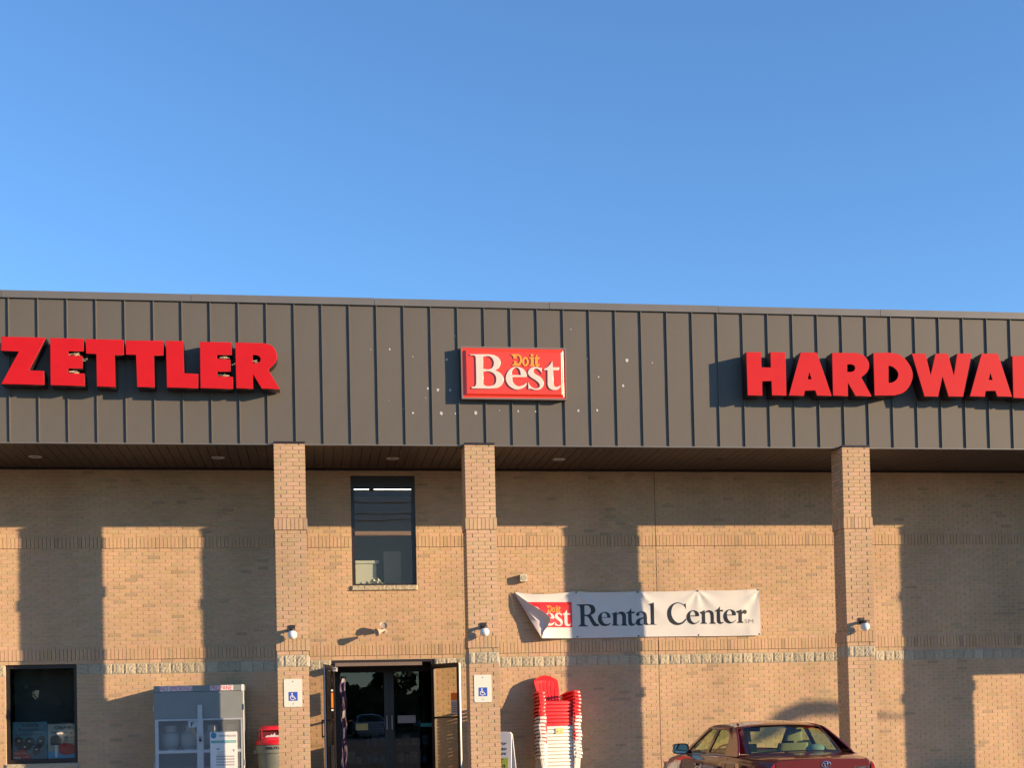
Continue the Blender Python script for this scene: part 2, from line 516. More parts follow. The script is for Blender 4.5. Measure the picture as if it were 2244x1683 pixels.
HARDWARE = {
 'H': [[(7.504,7.654,0),(7.772,7.658,0),(7.774,7.391,0),(7.941,7.393,0),(7.939,7.661,0),(8.214,7.663,0),(8.21,6.905,0),(7.949,6.902,0),(7.945,7.153,0),(7.778,7.151,0),(7.776,6.9,0),(7.509,6.897,0)]],
 'A': [[(8.49,7.665,0),(8.785,7.666,0),(9.034,6.91,0),(8.768,6.907,0),(8.735,6.999,0),(8.548,6.997,0),(8.528,6.904,0),(8.252,6.903,0)],[(8.64,7.319,0),(8.674,7.196,0),(8.602,7.195,0)]],
 'R': [[(9.063,7.668,0),(9.506,7.673,0),(9.651,7.626,1),(9.738,7.493,1),(9.709,7.352,1),(9.588,7.24,0),(9.769,6.912,0),(9.473,6.909,0),(9.338,7.149,0),(9.334,6.907,0),(9.058,6.911,0)],[(9.336,7.469,0),(9.408,7.47,0),(9.465,7.444,1),(9.478,7.401,1),(9.454,7.354,1),(9.398,7.334,0),(9.331,7.335,0)]],
 'D': [[(9.823,7.679,0),(10.131,7.688,0),(10.314,7.652,1),(10.47,7.51,1),(10.544,7.318,1),(10.495,7.129,1),(10.367,6.987,1),(10.193,6.929,0),(9.824,6.92,0)],[(10.099,7.454,0),(10.166,7.439,1),(10.25,7.372,1),(10.275,7.302,1),(10.245,7.22,1),(10.17,7.165,1),(10.09,7.15,0)]],
 'W': [[(10.539,7.679,0),(10.796,7.683,0),(10.882,7.293,0),(10.982,7.686,0),(11.218,7.69,0),(11.317,7.293,0),(11.392,7.693,0),(11.667,7.698,0),(11.479,6.924,0),(11.205,6.921,0),(11.103,7.279,0),(11.009,6.919,0),(10.753,6.916,0)]],
 'A2': [[(11.855,7.701,0),(12.162,7.706,0),(12.407,6.935,0),(12.127,6.932,0),(12.093,7.034,0),(11.91,7.032,0),(11.891,6.929,0),(11.606,6.929,0)],[(12.01,7.356,0),(12.046,7.23,0),(11.97,7.229,0)]],
 'R2': [[(12.437,7.668,0),(12.88,7.673,0),(13.025,7.626,1),(13.112,7.493,1),(13.083,7.352,1),(12.962,7.24,0),(13.143,6.912,0),(12.847,6.909,0),(12.712,7.149,0),(12.708,6.907,0),(12.432,6.911,0)],[(12.71,7.469,0),(12.782,7.47,0),(12.839,7.444,1),(12.852,7.401,1),(12.828,7.354,1),(12.772,7.334,0),(12.705,7.335,0)]],
 'E': [[(13.197,7.668,0),(13.711,7.662,0),(13.715,7.461,0),(13.476,7.457,0),(13.475,7.387,0),(13.69,7.383,0),(13.692,7.182,0),(13.469,7.178,0),(13.468,7.098,0),(13.717,7.097,0),(13.724,6.896,0),(13.193,6.9,0)]],
}
BEST = {
 'B': [[(2.697,7.573,0),(3.018,7.578,0),(3.13,7.558,1),(3.206,7.498,1),(3.219,7.417,1),(3.187,7.345,1),(3.125,7.305,0),(3.205,7.263,1),(3.263,7.188,1),(3.266,7.121,1),(3.226,7.049,1),(3.149,7.002,1),(3.015,6.987,0),(2.715,6.986,0),(2.715,7.016,0),(2.771,7.028,1),(2.793,7.074,0),(2.795,7.247,1),(2.794,7.502,0),(2.783,7.54,1),(2.747,7.551,1),(2.699,7.552,0)],[(2.925,7.533,0),(3.017,7.54,1),(3.078,7.501,1),(3.102,7.425,1),(3.074,7.353,1),(3.012,7.32,1),(2.921,7.329,0)],[(2.922,7.278,0),(3.022,7.281,1),(3.111,7.231,1),(3.136,7.15,1),(3.109,7.068,1),(3.027,7.035,1),(2.95,7.04,1),(2.919,7.066,0)]],
 'e': [[(3.669,7.086,0),(3.621,7.024,1),(3.507,6.979,1),(3.405,7.001,1),(3.324,7.081,1),(3.301,7.183,1),(3.339,7.286,1),(3.413,7.353,1),(3.495,7.37,1),(3.597,7.341,1),(3.655,7.27,1),(3.667,7.219,0),(3.656,7.196,0),(3.414,7.195,0),(3.423,7.118,1),(3.468,7.058,1),(3.529,7.038,1),(3.596,7.059,1),(3.656,7.098,0)],[(3.406,7.228,0),(3.416,7.297,1),(3.459,7.347,1),(3.51,7.348,1),(3.547,7.299,1),(3.559,7.231,0)]],
 's': [[(3.928,7.36,0),(3.922,7.251,0),(3.899,7.299,1),(3.845,7.339,1),(3.798,7.333,1),(3.782,7.297,1),(3.812,7.252,1),(3.903,7.197,1),(3.955,7.12,1),(3.941,7.038,1),(3.878,6.986,1),(3.795,6.975,1),(3.723,6.994,1),(3.684,6.99,0),(3.685,7.117,0),(3.716,7.056,1),(3.775,7.01,1),(3.837,7.006,1),(3.881,7.043,1),(3.868,7.091,1),(3.809,7.144,1),(3.718,7.204,1),(3.683,7.27,1),(3.71,7.332,1),(3.784,7.372,1),(3.861,7.369,1),(3.899,7.355,0)]],
 't': [[(4.112,7.482,0),(4.119,7.369,0),(4.234,7.371,0),(4.222,7.322,0),(4.124,7.322,0),(4.124,7.102,0),(4.14,7.046,1),(4.184,7.036,1),(4.24,7.065,0),(4.246,7.042,0),(4.199,6.992,1),(4.116,6.977,1),(4.044,7.009,1),(4.017,7.075,0),(4.022,7.315,0),(3.96,7.316,0),(3.96,7.336,0),(4.042,7.39,1)]],
}
DOIT = {
 'D': [[(3.409,7.587,0),(3.525,7.589,0),(3.567,7.564,1),(3.588,7.508,1),(3.58,7.443,1),(3.552,7.4,1),(3.518,7.386,0),(3.416,7.386,0),(3.416,7.404,0),(3.441,7.417,1),(3.448,7.435,0),(3.449,7.467,0),(3.494,7.467,0),(3.493,7.425,0),(3.528,7.431,1),(3.548,7.462,1),(3.551,7.519,1),(3.53,7.553,1),(3.496,7.559,0),(3.495,7.51,0),(3.441,7.509,0),(3.438,7.548,1),(3.409,7.562,0)]],
 'o': [[(3.647,7.543,1),(3.683,7.521,1),(3.702,7.462,1),(3.68,7.402,1),(3.643,7.379,1),(3.606,7.401,1),(3.588,7.46,1),(3.609,7.52,1)],[(3.646,7.506,1),(3.662,7.492,1),(3.67,7.462,1),(3.661,7.427,1),(3.644,7.413,1),(3.627,7.427,1),(3.619,7.461,1),(3.628,7.492,1)]],
 'i': [[(3.715,7.539,0),(3.792,7.54,0),(3.789,7.412,0),(3.803,7.399,0),(3.802,7.384,0),(3.711,7.383,0),(3.711,7.397,0),(3.737,7.415,0),(3.74,7.508,0),(3.714,7.513,0)]],
 'i_dot': [[(3.762,7.599,1),(3.787,7.574,1),(3.76,7.548,1),(3.735,7.573,1)]],
 't': [[(3.806,7.534,0),(3.821,7.543,0),(3.838,7.583,0),(3.857,7.58,0),(3.856,7.538,0),(3.894,7.539,0),(3.888,7.507,0),(3.855,7.507,0),(3.855,7.433,0),(3.864,7.419,1),(3.88,7.437,0),(3.894,7.428,0),(3.879,7.394,1),(3.853,7.377,1),(3.825,7.388,1),(3.813,7.413,0),(3.815,7.509,0),(3.805,7.512,0)]],
}
RENTAL = {
 'R': [[(4.917,3.496,0),(5.147,3.498,0),(5.233,3.473,1),(5.271,3.399,1),(5.254,3.337,1),(5.185,3.295,0),(5.227,3.22,1),(5.281,3.137,1),(5.336,3.109,0),(5.335,3.091,0),(5.295,3.079,1),(5.232,3.087,1),(5.186,3.15,1),(5.14,3.237,1),(5.098,3.272,1),(5.062,3.273,0),(5.059,3.16,0),(5.068,3.113,1),(5.121,3.093,0),(5.121,3.077,0),(4.934,3.08,0),(4.935,3.091,0),(4.975,3.114,1),(4.984,3.161,0),(4.982,3.418,0),(4.967,3.465,1),(4.916,3.481,0)],[(5.063,3.471,0),(5.138,3.47,1),(5.176,3.419,1),(5.183,3.369,1),(5.154,3.314,1),(5.102,3.299,1),(5.063,3.304,0)]],
 'e': [[(5.563,3.134,0),(5.527,3.099,1),(5.454,3.08,1),(5.375,3.101,1),(5.325,3.164,1),(5.317,3.234,1),(5.348,3.304,1),(5.405,3.341,1),(5.461,3.35,1),(5.532,3.322,1),(5.559,3.27,1),(5.559,3.236,0),(5.391,3.24,0),(5.4,3.187,1),(5.44,3.131,1),(5.503,3.119,1),(5.558,3.145,0)],[(5.389,3.251,0),(5.398,3.304,1),(5.437,3.334,1),(5.474,3.314,1),(5.493,3.279,1),(5.495,3.249,0)]],
 'n': [[(5.58,3.313,0),(5.636,3.331,1),(5.684,3.355,0),(5.683,3.312,0),(5.74,3.345,1),(5.796,3.35,1),(5.847,3.318,1),(5.863,3.267,1),(5.862,3.126,0),(5.87,3.104,1),(5.894,3.097,0),(5.893,3.082,0),(5.762,3.084,0),(5.762,3.098,0),(5.785,3.111,0),(5.789,3.236,0),(5.779,3.287,1),(5.739,3.309,1),(5.687,3.294,0),(5.683,3.12,0),(5.694,3.105,1),(5.726,3.098,0),(5.726,3.085,0),(5.586,3.087,0),(5.586,3.098,0),(5.607,3.114,0),(5.611,3.278,0),(5.602,3.3,1),(5.579,3.303,0)]],
 't': [[(5.97,3.418,0),(5.972,3.348,0),(6.04,3.347,0),(6.027,3.316,0),(5.971,3.316,0),(5.975,3.156,0),(5.992,3.12,1),(6.045,3.125,0),(6.046,3.112,0),(5.997,3.081,1),(5.941,3.082,1),(5.91,3.117,1),(5.903,3.157,0),(5.907,3.313,0),(5.867,3.315,0),(5.867,3.325,0),(5.926,3.36,1)]],
 'a': [[(6.062,3.271,0),(6.055,3.3,1),(6.092,3.335,1),(6.157,3.349,1),(6.229,3.339,1),(6.267,3.285,1),(6.27,3.144,0),(6.286,3.113,1),(6.319,3.104,0),(6.319,3.095,0),(6.262,3.088,1),(6.213,3.102,0),(6.207,3.114,0),(6.166,3.089,1),(6.102,3.084,1),(6.058,3.106,1),(6.047,3.147,1),(6.081,3.201,1),(6.145,3.226,1),(6.2,3.239,0),(6.2,3.286,1),(6.18,3.319,1),(6.144,3.328,1),(6.117,3.315,0),(6.123,3.287,1),(6.1,3.265,1)],[(6.201,3.216,0),(6.153,3.197,1),(6.128,3.154,1),(6.139,3.115,1),(6.175,3.106,1),(6.206,3.128,0)]],
 'l': [[(6.41,3.521,0),(6.409,3.142,0),(6.417,3.107,1),(6.456,3.099,0),(6.456,3.092,0),(6.303,3.094,0),(6.303,3.101,0),(6.335,3.112,1),(6.344,3.143,0),(6.344,3.441,0),(6.336,3.469,1),(6.308,3.473,0),(6.309,3.485,0),(6.353,3.5,1)]],
 'C': [[(7.042,3.378,0),(7.003,3.443,1),(6.942,3.485,1),(6.862,3.495,1),(6.79,3.454,1),(6.752,3.368,1),(6.751,3.273,1),(6.792,3.186,1),(6.87,3.128,1),(6.951,3.136,1),(7.037,3.209,0),(7.043,3.184,0),(6.977,3.114,1),(6.887,3.081,1),(6.789,3.095,1),(6.702,3.161,1),(6.665,3.274,1),(6.681,3.386,1),(6.755,3.472,1),(6.854,3.514,1),(6.942,3.5,1),(6.993,3.473,0),(7.032,3.496,0)]],
 'e2': [[(7.295,3.153,0),(7.245,3.111,1),(7.164,3.09,1),(7.084,3.126,1),(7.05,3.191,1),(7.051,3.269,1),(7.099,3.334,1),(7.171,3.361,1),(7.251,3.34,1),(7.29,3.292,1),(7.289,3.244,0),(7.119,3.244,0),(7.132,3.181,1),(7.182,3.124,1),(7.245,3.128,1),(7.291,3.164,0)],[(7.116,3.26,0),(7.127,3.312,1),(7.17,3.346,1),(7.21,3.315,1),(7.218,3.258,0)]],
 'n2': [[(7.308,3.322,0),(7.358,3.342,1),(7.403,3.365,0),(7.407,3.321,0),(7.457,3.354,1),(7.511,3.355,1),(7.564,3.324,1),(7.58,3.271,1),(7.581,3.132,0),(7.616,3.106,0),(7.616,3.095,0),(7.49,3.097,0),(7.491,3.107,0),(7.518,3.124,0),(7.517,3.255,0),(7.501,3.309,1),(7.456,3.32,1),(7.411,3.3,0),(7.41,3.126,0),(7.446,3.108,0),(7.446,3.098,0),(7.314,3.099,0),(7.314,3.11,0),(7.343,3.127,0),(7.343,3.283,0),(7.308,3.309,0)]],
 't2': [[(7.706,3.428,0),(7.704,3.361,0),(7.771,3.361,0),(7.762,3.33,0),(7.703,3.329,0),(7.707,3.157,0),(7.722,3.126,1),(7.772,3.13,0),(7.774,3.121,0),(7.728,3.094,1),(7.674,3.098,1),(7.645,3.131,1),(7.64,3.166,0),(7.64,3.33,0),(7.6,3.332,0),(7.6,3.341,0),(7.657,3.377,1)]],
 'e3': [[(8.018,3.16,0),(7.967,3.117,1),(7.886,3.096,1),(7.806,3.132,1),(7.771,3.198,1),(7.772,3.276,1),(7.82,3.341,1),(7.893,3.369,1),(7.974,3.348,1),(8.015,3.299,1),(8.015,3.251,0),(7.84,3.251,0),(7.854,3.188,1),(7.905,3.131,1),(7.968,3.134,1),(8.017,3.17,0)],[(7.839,3.267,0),(7.849,3.319,1),(7.893,3.353,1),(7.932,3.322,1),(7.942,3.265,0)]],
 'r': [[(8.023,3.331,0),(8.077,3.347,1),(8.132,3.371,0),(8.135,3.317,0),(8.177,3.356,1),(8.222,3.355,1),(8.241,3.32,1),(8.225,3.285,1),(8.197,3.277,1),(8.166,3.295,0),(8.139,3.273,0),(8.135,3.143,0),(8.166,3.116,0),(8.166,3.106,0),(8.035,3.106,0),(8.035,3.116,0),(8.067,3.13,0),(8.067,3.292,0),(8.022,3.318,0)]],
}
LOGO_BEST = {
 'B': [[(3.936,3.482,0),(4.115,3.48,0),(4.178,3.466,1),(4.22,3.427,1),(4.227,3.376,1),(4.209,3.332,1),(4.174,3.308,0),(4.219,3.28,1),(4.251,3.232,1),(4.252,3.19,1),(4.23,3.146,1),(4.187,3.118,1),(4.112,3.11,0),(3.944,3.114,0),(3.945,3.133,0),(3.976,3.14,1),(3.988,3.168,0),(3.99,3.277,1),(3.99,3.436,0),(3.984,3.461,1),(3.964,3.468,1),(3.937,3.47,0)],[(4.063,3.454,0),(4.115,3.457,1),(4.148,3.431,1),(4.161,3.383,1),(4.146,3.339,1),(4.111,3.319,1),(4.06,3.326,0)],[(4.061,3.294,0),(4.117,3.294,1),(4.166,3.262,1),(4.18,3.21,1),(4.165,3.16,1),(4.119,3.14,1),(4.076,3.144,1),(4.059,3.161,0)]],
 'e': [[(4.477,3.162,0),(4.45,3.124,1),(4.386,3.098,1),(4.33,3.113,1),(4.285,3.164,1),(4.272,3.228,1),(4.294,3.292,1),(4.335,3.333,1),(4.381,3.342,1),(4.437,3.322,1),(4.47,3.277,1),(4.476,3.245,0),(4.47,3.231,0),(4.335,3.234,0),(4.34,3.186,1),(4.365,3.147,1),(4.399,3.134,1),(4.436,3.146,1),(4.469,3.17,0)],[(4.331,3.255,0),(4.337,3.298,1),(4.36,3.329,1),(4.389,3.328,1),(4.409,3.297,1),(4.416,3.254,0)]],
 's': [[(4.621,3.329,0),(4.618,3.261,0),(4.605,3.292,1),(4.575,3.318,1),(4.549,3.315,1),(4.54,3.292,1),(4.556,3.263,1),(4.607,3.227,1),(4.636,3.179,1),(4.628,3.128,1),(4.593,3.096,1),(4.547,3.091,1),(4.507,3.104,1),(4.485,3.102,0),(4.486,3.181,0),(4.503,3.142,1),(4.536,3.113,1),(4.57,3.109,1),(4.595,3.131,1),(4.587,3.162,1),(4.555,3.196,1),(4.504,3.235,1),(4.485,3.277,1),(4.5,3.315,1),(4.541,3.339,1),(4.584,3.336,1),(4.605,3.327,0)]],
 't': [[(4.723,3.402,0),(4.728,3.332,0),(4.791,3.331,0),(4.784,3.301,0),(4.73,3.302,0),(4.729,3.165,0),(4.738,3.13,1),(4.763,3.123,1),(4.794,3.14,0),(4.797,3.126,0),(4.771,3.095,1),(4.725,3.087,1),(4.685,3.108,1),(4.67,3.15,0),(4.673,3.3,0),(4.639,3.302,0),(4.639,3.314,0),(4.685,3.346,1)]],
}
LOGO_DOIT = {
 'D': [[(4.333,3.48,0),(4.398,3.479,0),(4.421,3.463,1),(4.432,3.427,1),(4.428,3.387,1),(4.413,3.361,1),(4.393,3.352,0),(4.337,3.354,0),(4.337,3.365,0),(4.35,3.373,1),(4.355,3.384,0),(4.355,3.404,0),(4.38,3.403,0),(4.38,3.377,0),(4.399,3.38,1),(4.41,3.399,1),(4.412,3.435,1),(4.401,3.456,1),(4.382,3.461,0),(4.381,3.43,0),(4.351,3.43,0),(4.349,3.455,1),(4.333,3.464,0)]],
 'o': [[(4.465,3.448,1),(4.485,3.434,1),(4.496,3.397,1),(4.484,3.36,1),(4.463,3.346,1),(4.443,3.36,1),(4.432,3.397,1),(4.444,3.434,1)],[(4.465,3.425,1),(4.474,3.416,1),(4.478,3.397,1),(4.473,3.376,1),(4.463,3.367,1),(4.454,3.376,1),(4.45,3.397,1),(4.455,3.417,1)]],
 'i': [[(4.503,3.444,0),(4.546,3.444,0),(4.544,3.364,0),(4.552,3.355,0),(4.551,3.347,0),(4.501,3.347,0),(4.501,3.356,0),(4.516,3.366,0),(4.517,3.425,0),(4.503,3.428,0)]],
 'i_dot': [[(4.529,3.481,1),(4.543,3.465,1),(4.529,3.449,1),(4.515,3.465,1)]],
 't': [[(4.554,3.44,0),(4.562,3.445,0),(4.572,3.47,0),(4.582,3.468,0),(4.581,3.442,0),(4.603,3.441,0),(4.599,3.422,0),(4.581,3.422,0),(4.581,3.376,0),(4.586,3.367,1),(4.595,3.378,0),(4.603,3.373,0),(4.594,3.351,1),(4.58,3.341,1),(4.564,3.348,1),(4.557,3.364,0),(4.559,3.424,0),(4.553,3.426,0)]],
}

# ================================================================ ground
WALK_Z = 0.13
LOT_Z = -0.05
b = MB(); b.box(-500, 500, -500, 300, -0.6, LOT_Z - 0.004)
tag(b.build('ground', M['grass']), kind='structure')
b = MB(); b.box(-60, 60, -52, -3.75, -0.4, LOT_Z)
tag(b.build('parking_lot', M['asphalt']), kind='structure')
b = MB()
for i in range(14):
    x = -18 + i * 2.75 + 0.85
    b.box(x, x + 0.1, -9.0, -4.1, LOT_Z + 0.002, LOT_Z + 0.006)
tag(b.build('parking_markings', M['lotpaint']), kind='structure')
b = MB()
for i in range(26):
    b.box(-13 + i * 1.52, -13 + i * 1.52 + 1.51, -3.55, 0.0, -0.3, WALK_Z)
tag(b.build('sidewalk', M['concrete']), kind='structure')
b = MB(); b.box(-13, 26.5, -3.75, -3.552, -0.3, WALK_Z)
tag(b.build('kerb', M['concrete']), kind='structure')

# ================================================================ the shop
FY = -2.282           # fascia plane
SOFF = 6.055          # soffit height
ZTOP = 8.535
CZ = 0.0668           # brick course
LZ = 2.600            # underside of the lower soldier band
UZ = LZ + 30 * CZ     # underside of the upper soldier band
store = thing('hardware_store', 'tan brick hardware store with dark ribbed metal fascia and tall brick pillars', 'building')

def tint():
    r = random.random()
    if r < 0.46: c = (0.50, 0.325, 0.20)
    elif r < 0.80: c = (0.485, 0.33, 0.19)
    elif r < 0.965: c = (0.445, 0.318, 0.182)
    else: c = (0.37, 0.265, 0.165)
    k = random.uniform(0.95, 1.05)
    return (c[0] * k, c[1] * k, c[2] * k * random.uniform(0.95, 1.06))

def stone_tint():
    k = random.uniform(0.88, 1.1)
    return (0.42 * k, 0.37 * k, 0.265 * k)

WIN_L = (-5.42, -4.195, 0.77, 2.533)     # shop window by the cabinet
WIN_U = (0.725, 1.915, 3.895, 5.94)      # upper window
DOOR = (0.31, 2.215, WALK_Z, 2.520)
OPEN = [WIN_L, WIN_U, DOOR]
JOINT = 6.4865
WX0, WX1 = -8.0, 16.5

def free(x0, x1, z0, z1, pad=0.0):
    segs = [(x0, x1)]
    for a, b_, c, d in OPEN:
        if z1 > c + 0.012 and z0 < d - 0.012:
            nxt = []
            for s, e in segs:
                if b_ <= s or a >= e:
                    nxt.append((s, e)); continue
                if a - s > 0.02: nxt.append((s, a))
                if e - b_ > 0.02: nxt.append((b_, e))
            segs = nxt
    out = []
    for s, e in segs:
        if s < JOINT < e:
            out += [(s, JOINT - 0.006), (JOINT + 0.006, e)]
        else:
            out.append((s, e))
    return out

wall = node('wall', store)
# mortar bed behind the bricks, with its openings; thickness gives the reveals
b = MB()
xs = sorted({-14.0, 26.0, *[v for o in OPEN for v in o[:2]]})
zs = sorted({-0.3, 6.3, *[v for o in OPEN for v in o[2:]]})
for i in range(len(xs) - 1):
    for j in range(len(zs) - 1):
        cx, cz = (xs[i] + xs[i + 1]) / 2, (zs[j] + zs[j + 1]) / 2
        if any(o[0] < cx < o[1] and o[2] < cz < o[3] for o in OPEN):
            continue
        b.box(xs[i], xs[i + 1], 0.0065, 0.30, zs[j], zs[j + 1])
b.build('mortar_bed', M['mortar'], wall)
b = MB(); b.box(JOINT - 0.006, JOINT + 0.006, 0.004, 0.02, WALK_Z, SOFF)
b.build('movement_joint', M['joint'], wall)

def brick_mesh(l, h, dep, t):
    m = MB(); m.box(0, l, 0, dep, 0, h, tint=t)
    return m.mesh('brick', M['brick'])
STOCK = [brick_mesh(0.1935, CZ - 0.0095, 0.018, tint()) for _ in range(22)]

singles = []; rest = MB()
course_list = []
z = WALK_Z
k = -1
z = LZ - 4 * CZ - CZ * 33
while z < SOFF - 0.02:
    course_list.append(z)
    z += CZ
for ci, z in enumerate(course_list):
    rel = z - LZ
    if -0.001 < rel < 3 * CZ - 0.01: continue                 # lower soldier band
    if 30 * CZ - 0.01 < rel < 33 * CZ - 0.01: continue        # upper soldier band
    if -4 * CZ - 0.01 < rel < -CZ - 0.01: continue            # stone band
    if z + CZ < WALK_Z: continue
    off = 0.1016 if ci % 2 else 0.0
    for s, e in free(WX0, WX1, z, z + CZ):
        n0 = math.floor((s - WX0 - off) / 0.2032)
        x = WX0 + off + n0 * 0.2032
        while x < e:
            xa, xb = max(x, s), min(x + 0.1935, e)
            if xb - xa > 0.025:
                h = min(CZ - 0.0095, SOFF - z)
                dy = random.gauss(0, 0.0011)
                jz = random.uniform(-0.0012, 0.0012)
                if xb - xa > 0.19 and h > 0.05 and -5.55 < xa < -4.19 and z > 0.55:
                    singles.append((xa + 24.85 * 0, dy, z + jz, xa))
                    continue_single = True
                else:
                    continue_single = False
                if not continue_single:
                    rest.box(xa, xb, dy, 0.018, z + jz, z + jz + h, tint=tint(), noback=True)
            x += 0.2032
# the bricks that show largest (nearest, left edge of the picture) are parts of their own
singles.sort(key=lambda s: s[3])
for i, (x, dy, z, _) in enumerate(singles):
    if i < 300:
        obj('brick', STOCK[random.randrange(22)], wall, (x, dy, z))
    else:
        rest.box(x, x + 0.1935, dy, 0.018, z, z + CZ - 0.0095, tint=tint(), noback=True)
# soldier bands, a little proud
for zb in (LZ, UZ):
    for s, e in free(WX0, WX1, zb, zb + 3 * CZ):
        n0 = math.ceil((s - WX0) / 0.0677)
        x = s
        while x < e - 0.02:
            xe = min(WX0 + 0.0677 * (math.floor((x - WX0) / 0.0677 + 0.02) + 1), e)
            if xe - x > 0.02:
                dy = random.gauss(-0.014, 0.0016)
                rest.box(x + 0.004, xe - 0.004, dy, 0.018, zb + random.uniform(0, 0.002), zb + 3 * CZ - 0.008, tint=tint())
            x = xe
tag(rest.build('brickwork', M['brick'], wall), kind='stuff')

# split-face stone blocks: rough front, several to choose from
def stone_mesh(l, h=3 * CZ - 0.010, dep=0.02, proud=0.012):
    m = MB(); t = stone_tint(); nx = max(3, int(l / 0.026)); nz = 7
    fr = [[(l * i / nx, (-proud + random.uniform(-0.0065, 0.0065)) if 0 < i < nx and 0 < j < nz else random.uniform(-0.005, 0.0),
            h * j / nz) for i in range(nx + 1)] for j in range(nz + 1)]
    m.grid(fr)
    m.t = [t] * len(m.v)
    bk = [[(p[0], dep, p[2]) for p in r] for r in fr]
    def strip(a, c):
        o = len(m.v)
        m.grid([a, c]); m.t += [t] * (len(m.v) - o)
    strip(bk[0], fr[0]); strip(fr[-1], bk[-1])
    strip([r[0] for r in fr], [r[0] for r in bk]); strip([r[-1] for r in bk], [r[-1] for r in fr])
    return m.mesh('stone_block', M['stone'])
STONES = [stone_mesh(0.197) for _ in range(10)]
SB = LZ - 4 * CZ
for s, e in free(WX0, WX1, SB, SB + 3 * CZ - 0.005):
    x = s + 0.004
    while x < e - 0.03:
        if e - x > 0.2:
            obj('stone_block', random.choice(STONES), wall, (x, -0.002, SB + 0.004))
        else:
            obj('stone_block', stone_mesh(e - x - 0.005), wall, (x, -0.002, SB + 0.004))
        x += 0.2055

# ---------------------------------------------------------------- pillars
PW = 0.508
PY = -2.4235          # pillar front
PTOP = 6.04
def pillar(x0, detailed):
    p = node('pillar', store)
    p.location = (x0, PY, 0)
    c = MB(); c.box(0.009, PW - 0.009, 0.009, PW - 0.009, -0.3, PTOP - 0.002)
    c.box(0.01, PW - 0.01, 0.150, PW - 0.01, PTOP - 0.001, PTOP + 0.03)
    c.build('pillar_core', M['mortar'], p)
    c = MB(); c.box(-0.004, PW + 0.004, -0.012, 0.13, PTOP - 0.001, PTOP + 0.034)
    c.build('cap_flashing', M['bronze'], p)
    r = MB()
    L = 0.1935
    z = SB - 33 * CZ; ci = 0
    while z < PTOP - 0.03:
        rel = z - LZ
        band = (-0.001 < rel < 3 * CZ - 0.01) or (30 * CZ - 0.01 < rel < 33 * CZ - 0.01) or (-4 * CZ - 0.01 < rel < -CZ - 0.01)
        if not band and z + CZ > WALK_Z:
            h = min(CZ - 0.0095, PTOP - z - 0.003)
            odd = ci % 2
            def put(x, y, lx, ly, front):
                if detailed and front and h > 0.05:
                    t = tint(); m = MB(); dy = random.gauss(0, 0.0012)
                    key = (round(lx, 3), round(ly, 3), random.randrange(9))
                    if key not in PBR:
                        m.box(0, lx, 0, ly, 0, CZ - 0.0095, tint=t)
                        PBR[key] = m.mesh('brick', M['brick'])
                    obj('brick', PBR[key], p, (x, y + dy, z))
                else:
                    r.box(x, x + lx, y, y + ly, z, z + h, tint=tint())
            a, w = 0.2032, 0.0920
            S = PW
            if not odd:   # pinwheel of stretchers, turned on alternate courses
                put(0, 0, L, w, True); put(a, 0, L, w, True)
                put(S - w, 0, w, L, True); put(S - w, a, w, L, False)
                put(S - L, S - w, L, w, False); put(S - L - a, S - w, L, w, False)
                put(0, S - L, w, L, False); put(0, S - L - a, w, L, False)
            else:
                put(S - L, 0, L, w, True); put(S - L - a, 0, L, w, True)
                put(0, 0, w, L, True); put(0, a, w, L, False)
                put(0, S - w, L, w, False); put(a, S - w, L, w, False)
                put(S - w, S - L, w, L, False); put(S - w, S - L - a, w, L, False)
        z += CZ; ci += 1
    pr = 0.017
    for zb in (LZ, UZ):     # soldier bands, proud on every face
        n = 8
        st = (PW + 2 * pr) / n
        for i in range(n):
            for (ax, side) in ((0, 0), (0, 1), (1, 0), (1, 1)):
                u0, u1 = -pr + i * st + 0.004, -pr + (i + 1) * st - 0.004
                if ax == 1 and i in (0, n - 1): continue
                j = random.uniform(-0.0015, 0.0015)
                y0, y1 = (-pr + j, 0.09) if side == 0 else (PW - 0.09, PW + pr + j)
                if ax == 0: r.box(u0, u1, y0, y1, zb, zb + 3 * CZ - 0.008, tint=tint())
                else: r.box(y0, y1, u0, u1, zb, zb + 3 * CZ - 0.008, tint=tint())
    tag(r.build('brickwork', M['brick'], p), kind='stuff')
    for (x, l) in ((0.002, 0.10), (0.106, 0.197), (0.308, 0.197)):
        obj('stone_block', stone_mesh(l, dep=0.09), p, (x, -0.001, SB + 0.004))
    for (x, l) in ((0.10, 0.197), (0.30, 0.197)):
        o = obj('stone_block', stone_mesh(l, dep=0.09), p, (-0.001, x + l, SB + 0.004)); o.rotation_euler = (0, 0, R_(-90))
        o = obj('stone_block', stone_mesh(l, dep=0.09), p, (PW + 0.001, x, SB + 0.004)); o.rotation_euler = (0, 0, R_(90))
    return p
PBR = {}
PX = [-0.595, 2.580, 9.265]
for x in PX: pillar(x, True)
for x in (-7.28, 15.96, 22.6): pillar(x, False)

# unseen panel above head height beyond the last pillar, added to shade the wall
bk = node('shade_bulkhead', store)
b = MB(); b.box(16.48, 26, FY + 0.02, FY + 0.20, 3.06, SOFF - 0.004)
b.build('mortar_bed', M['mortar'], bk)

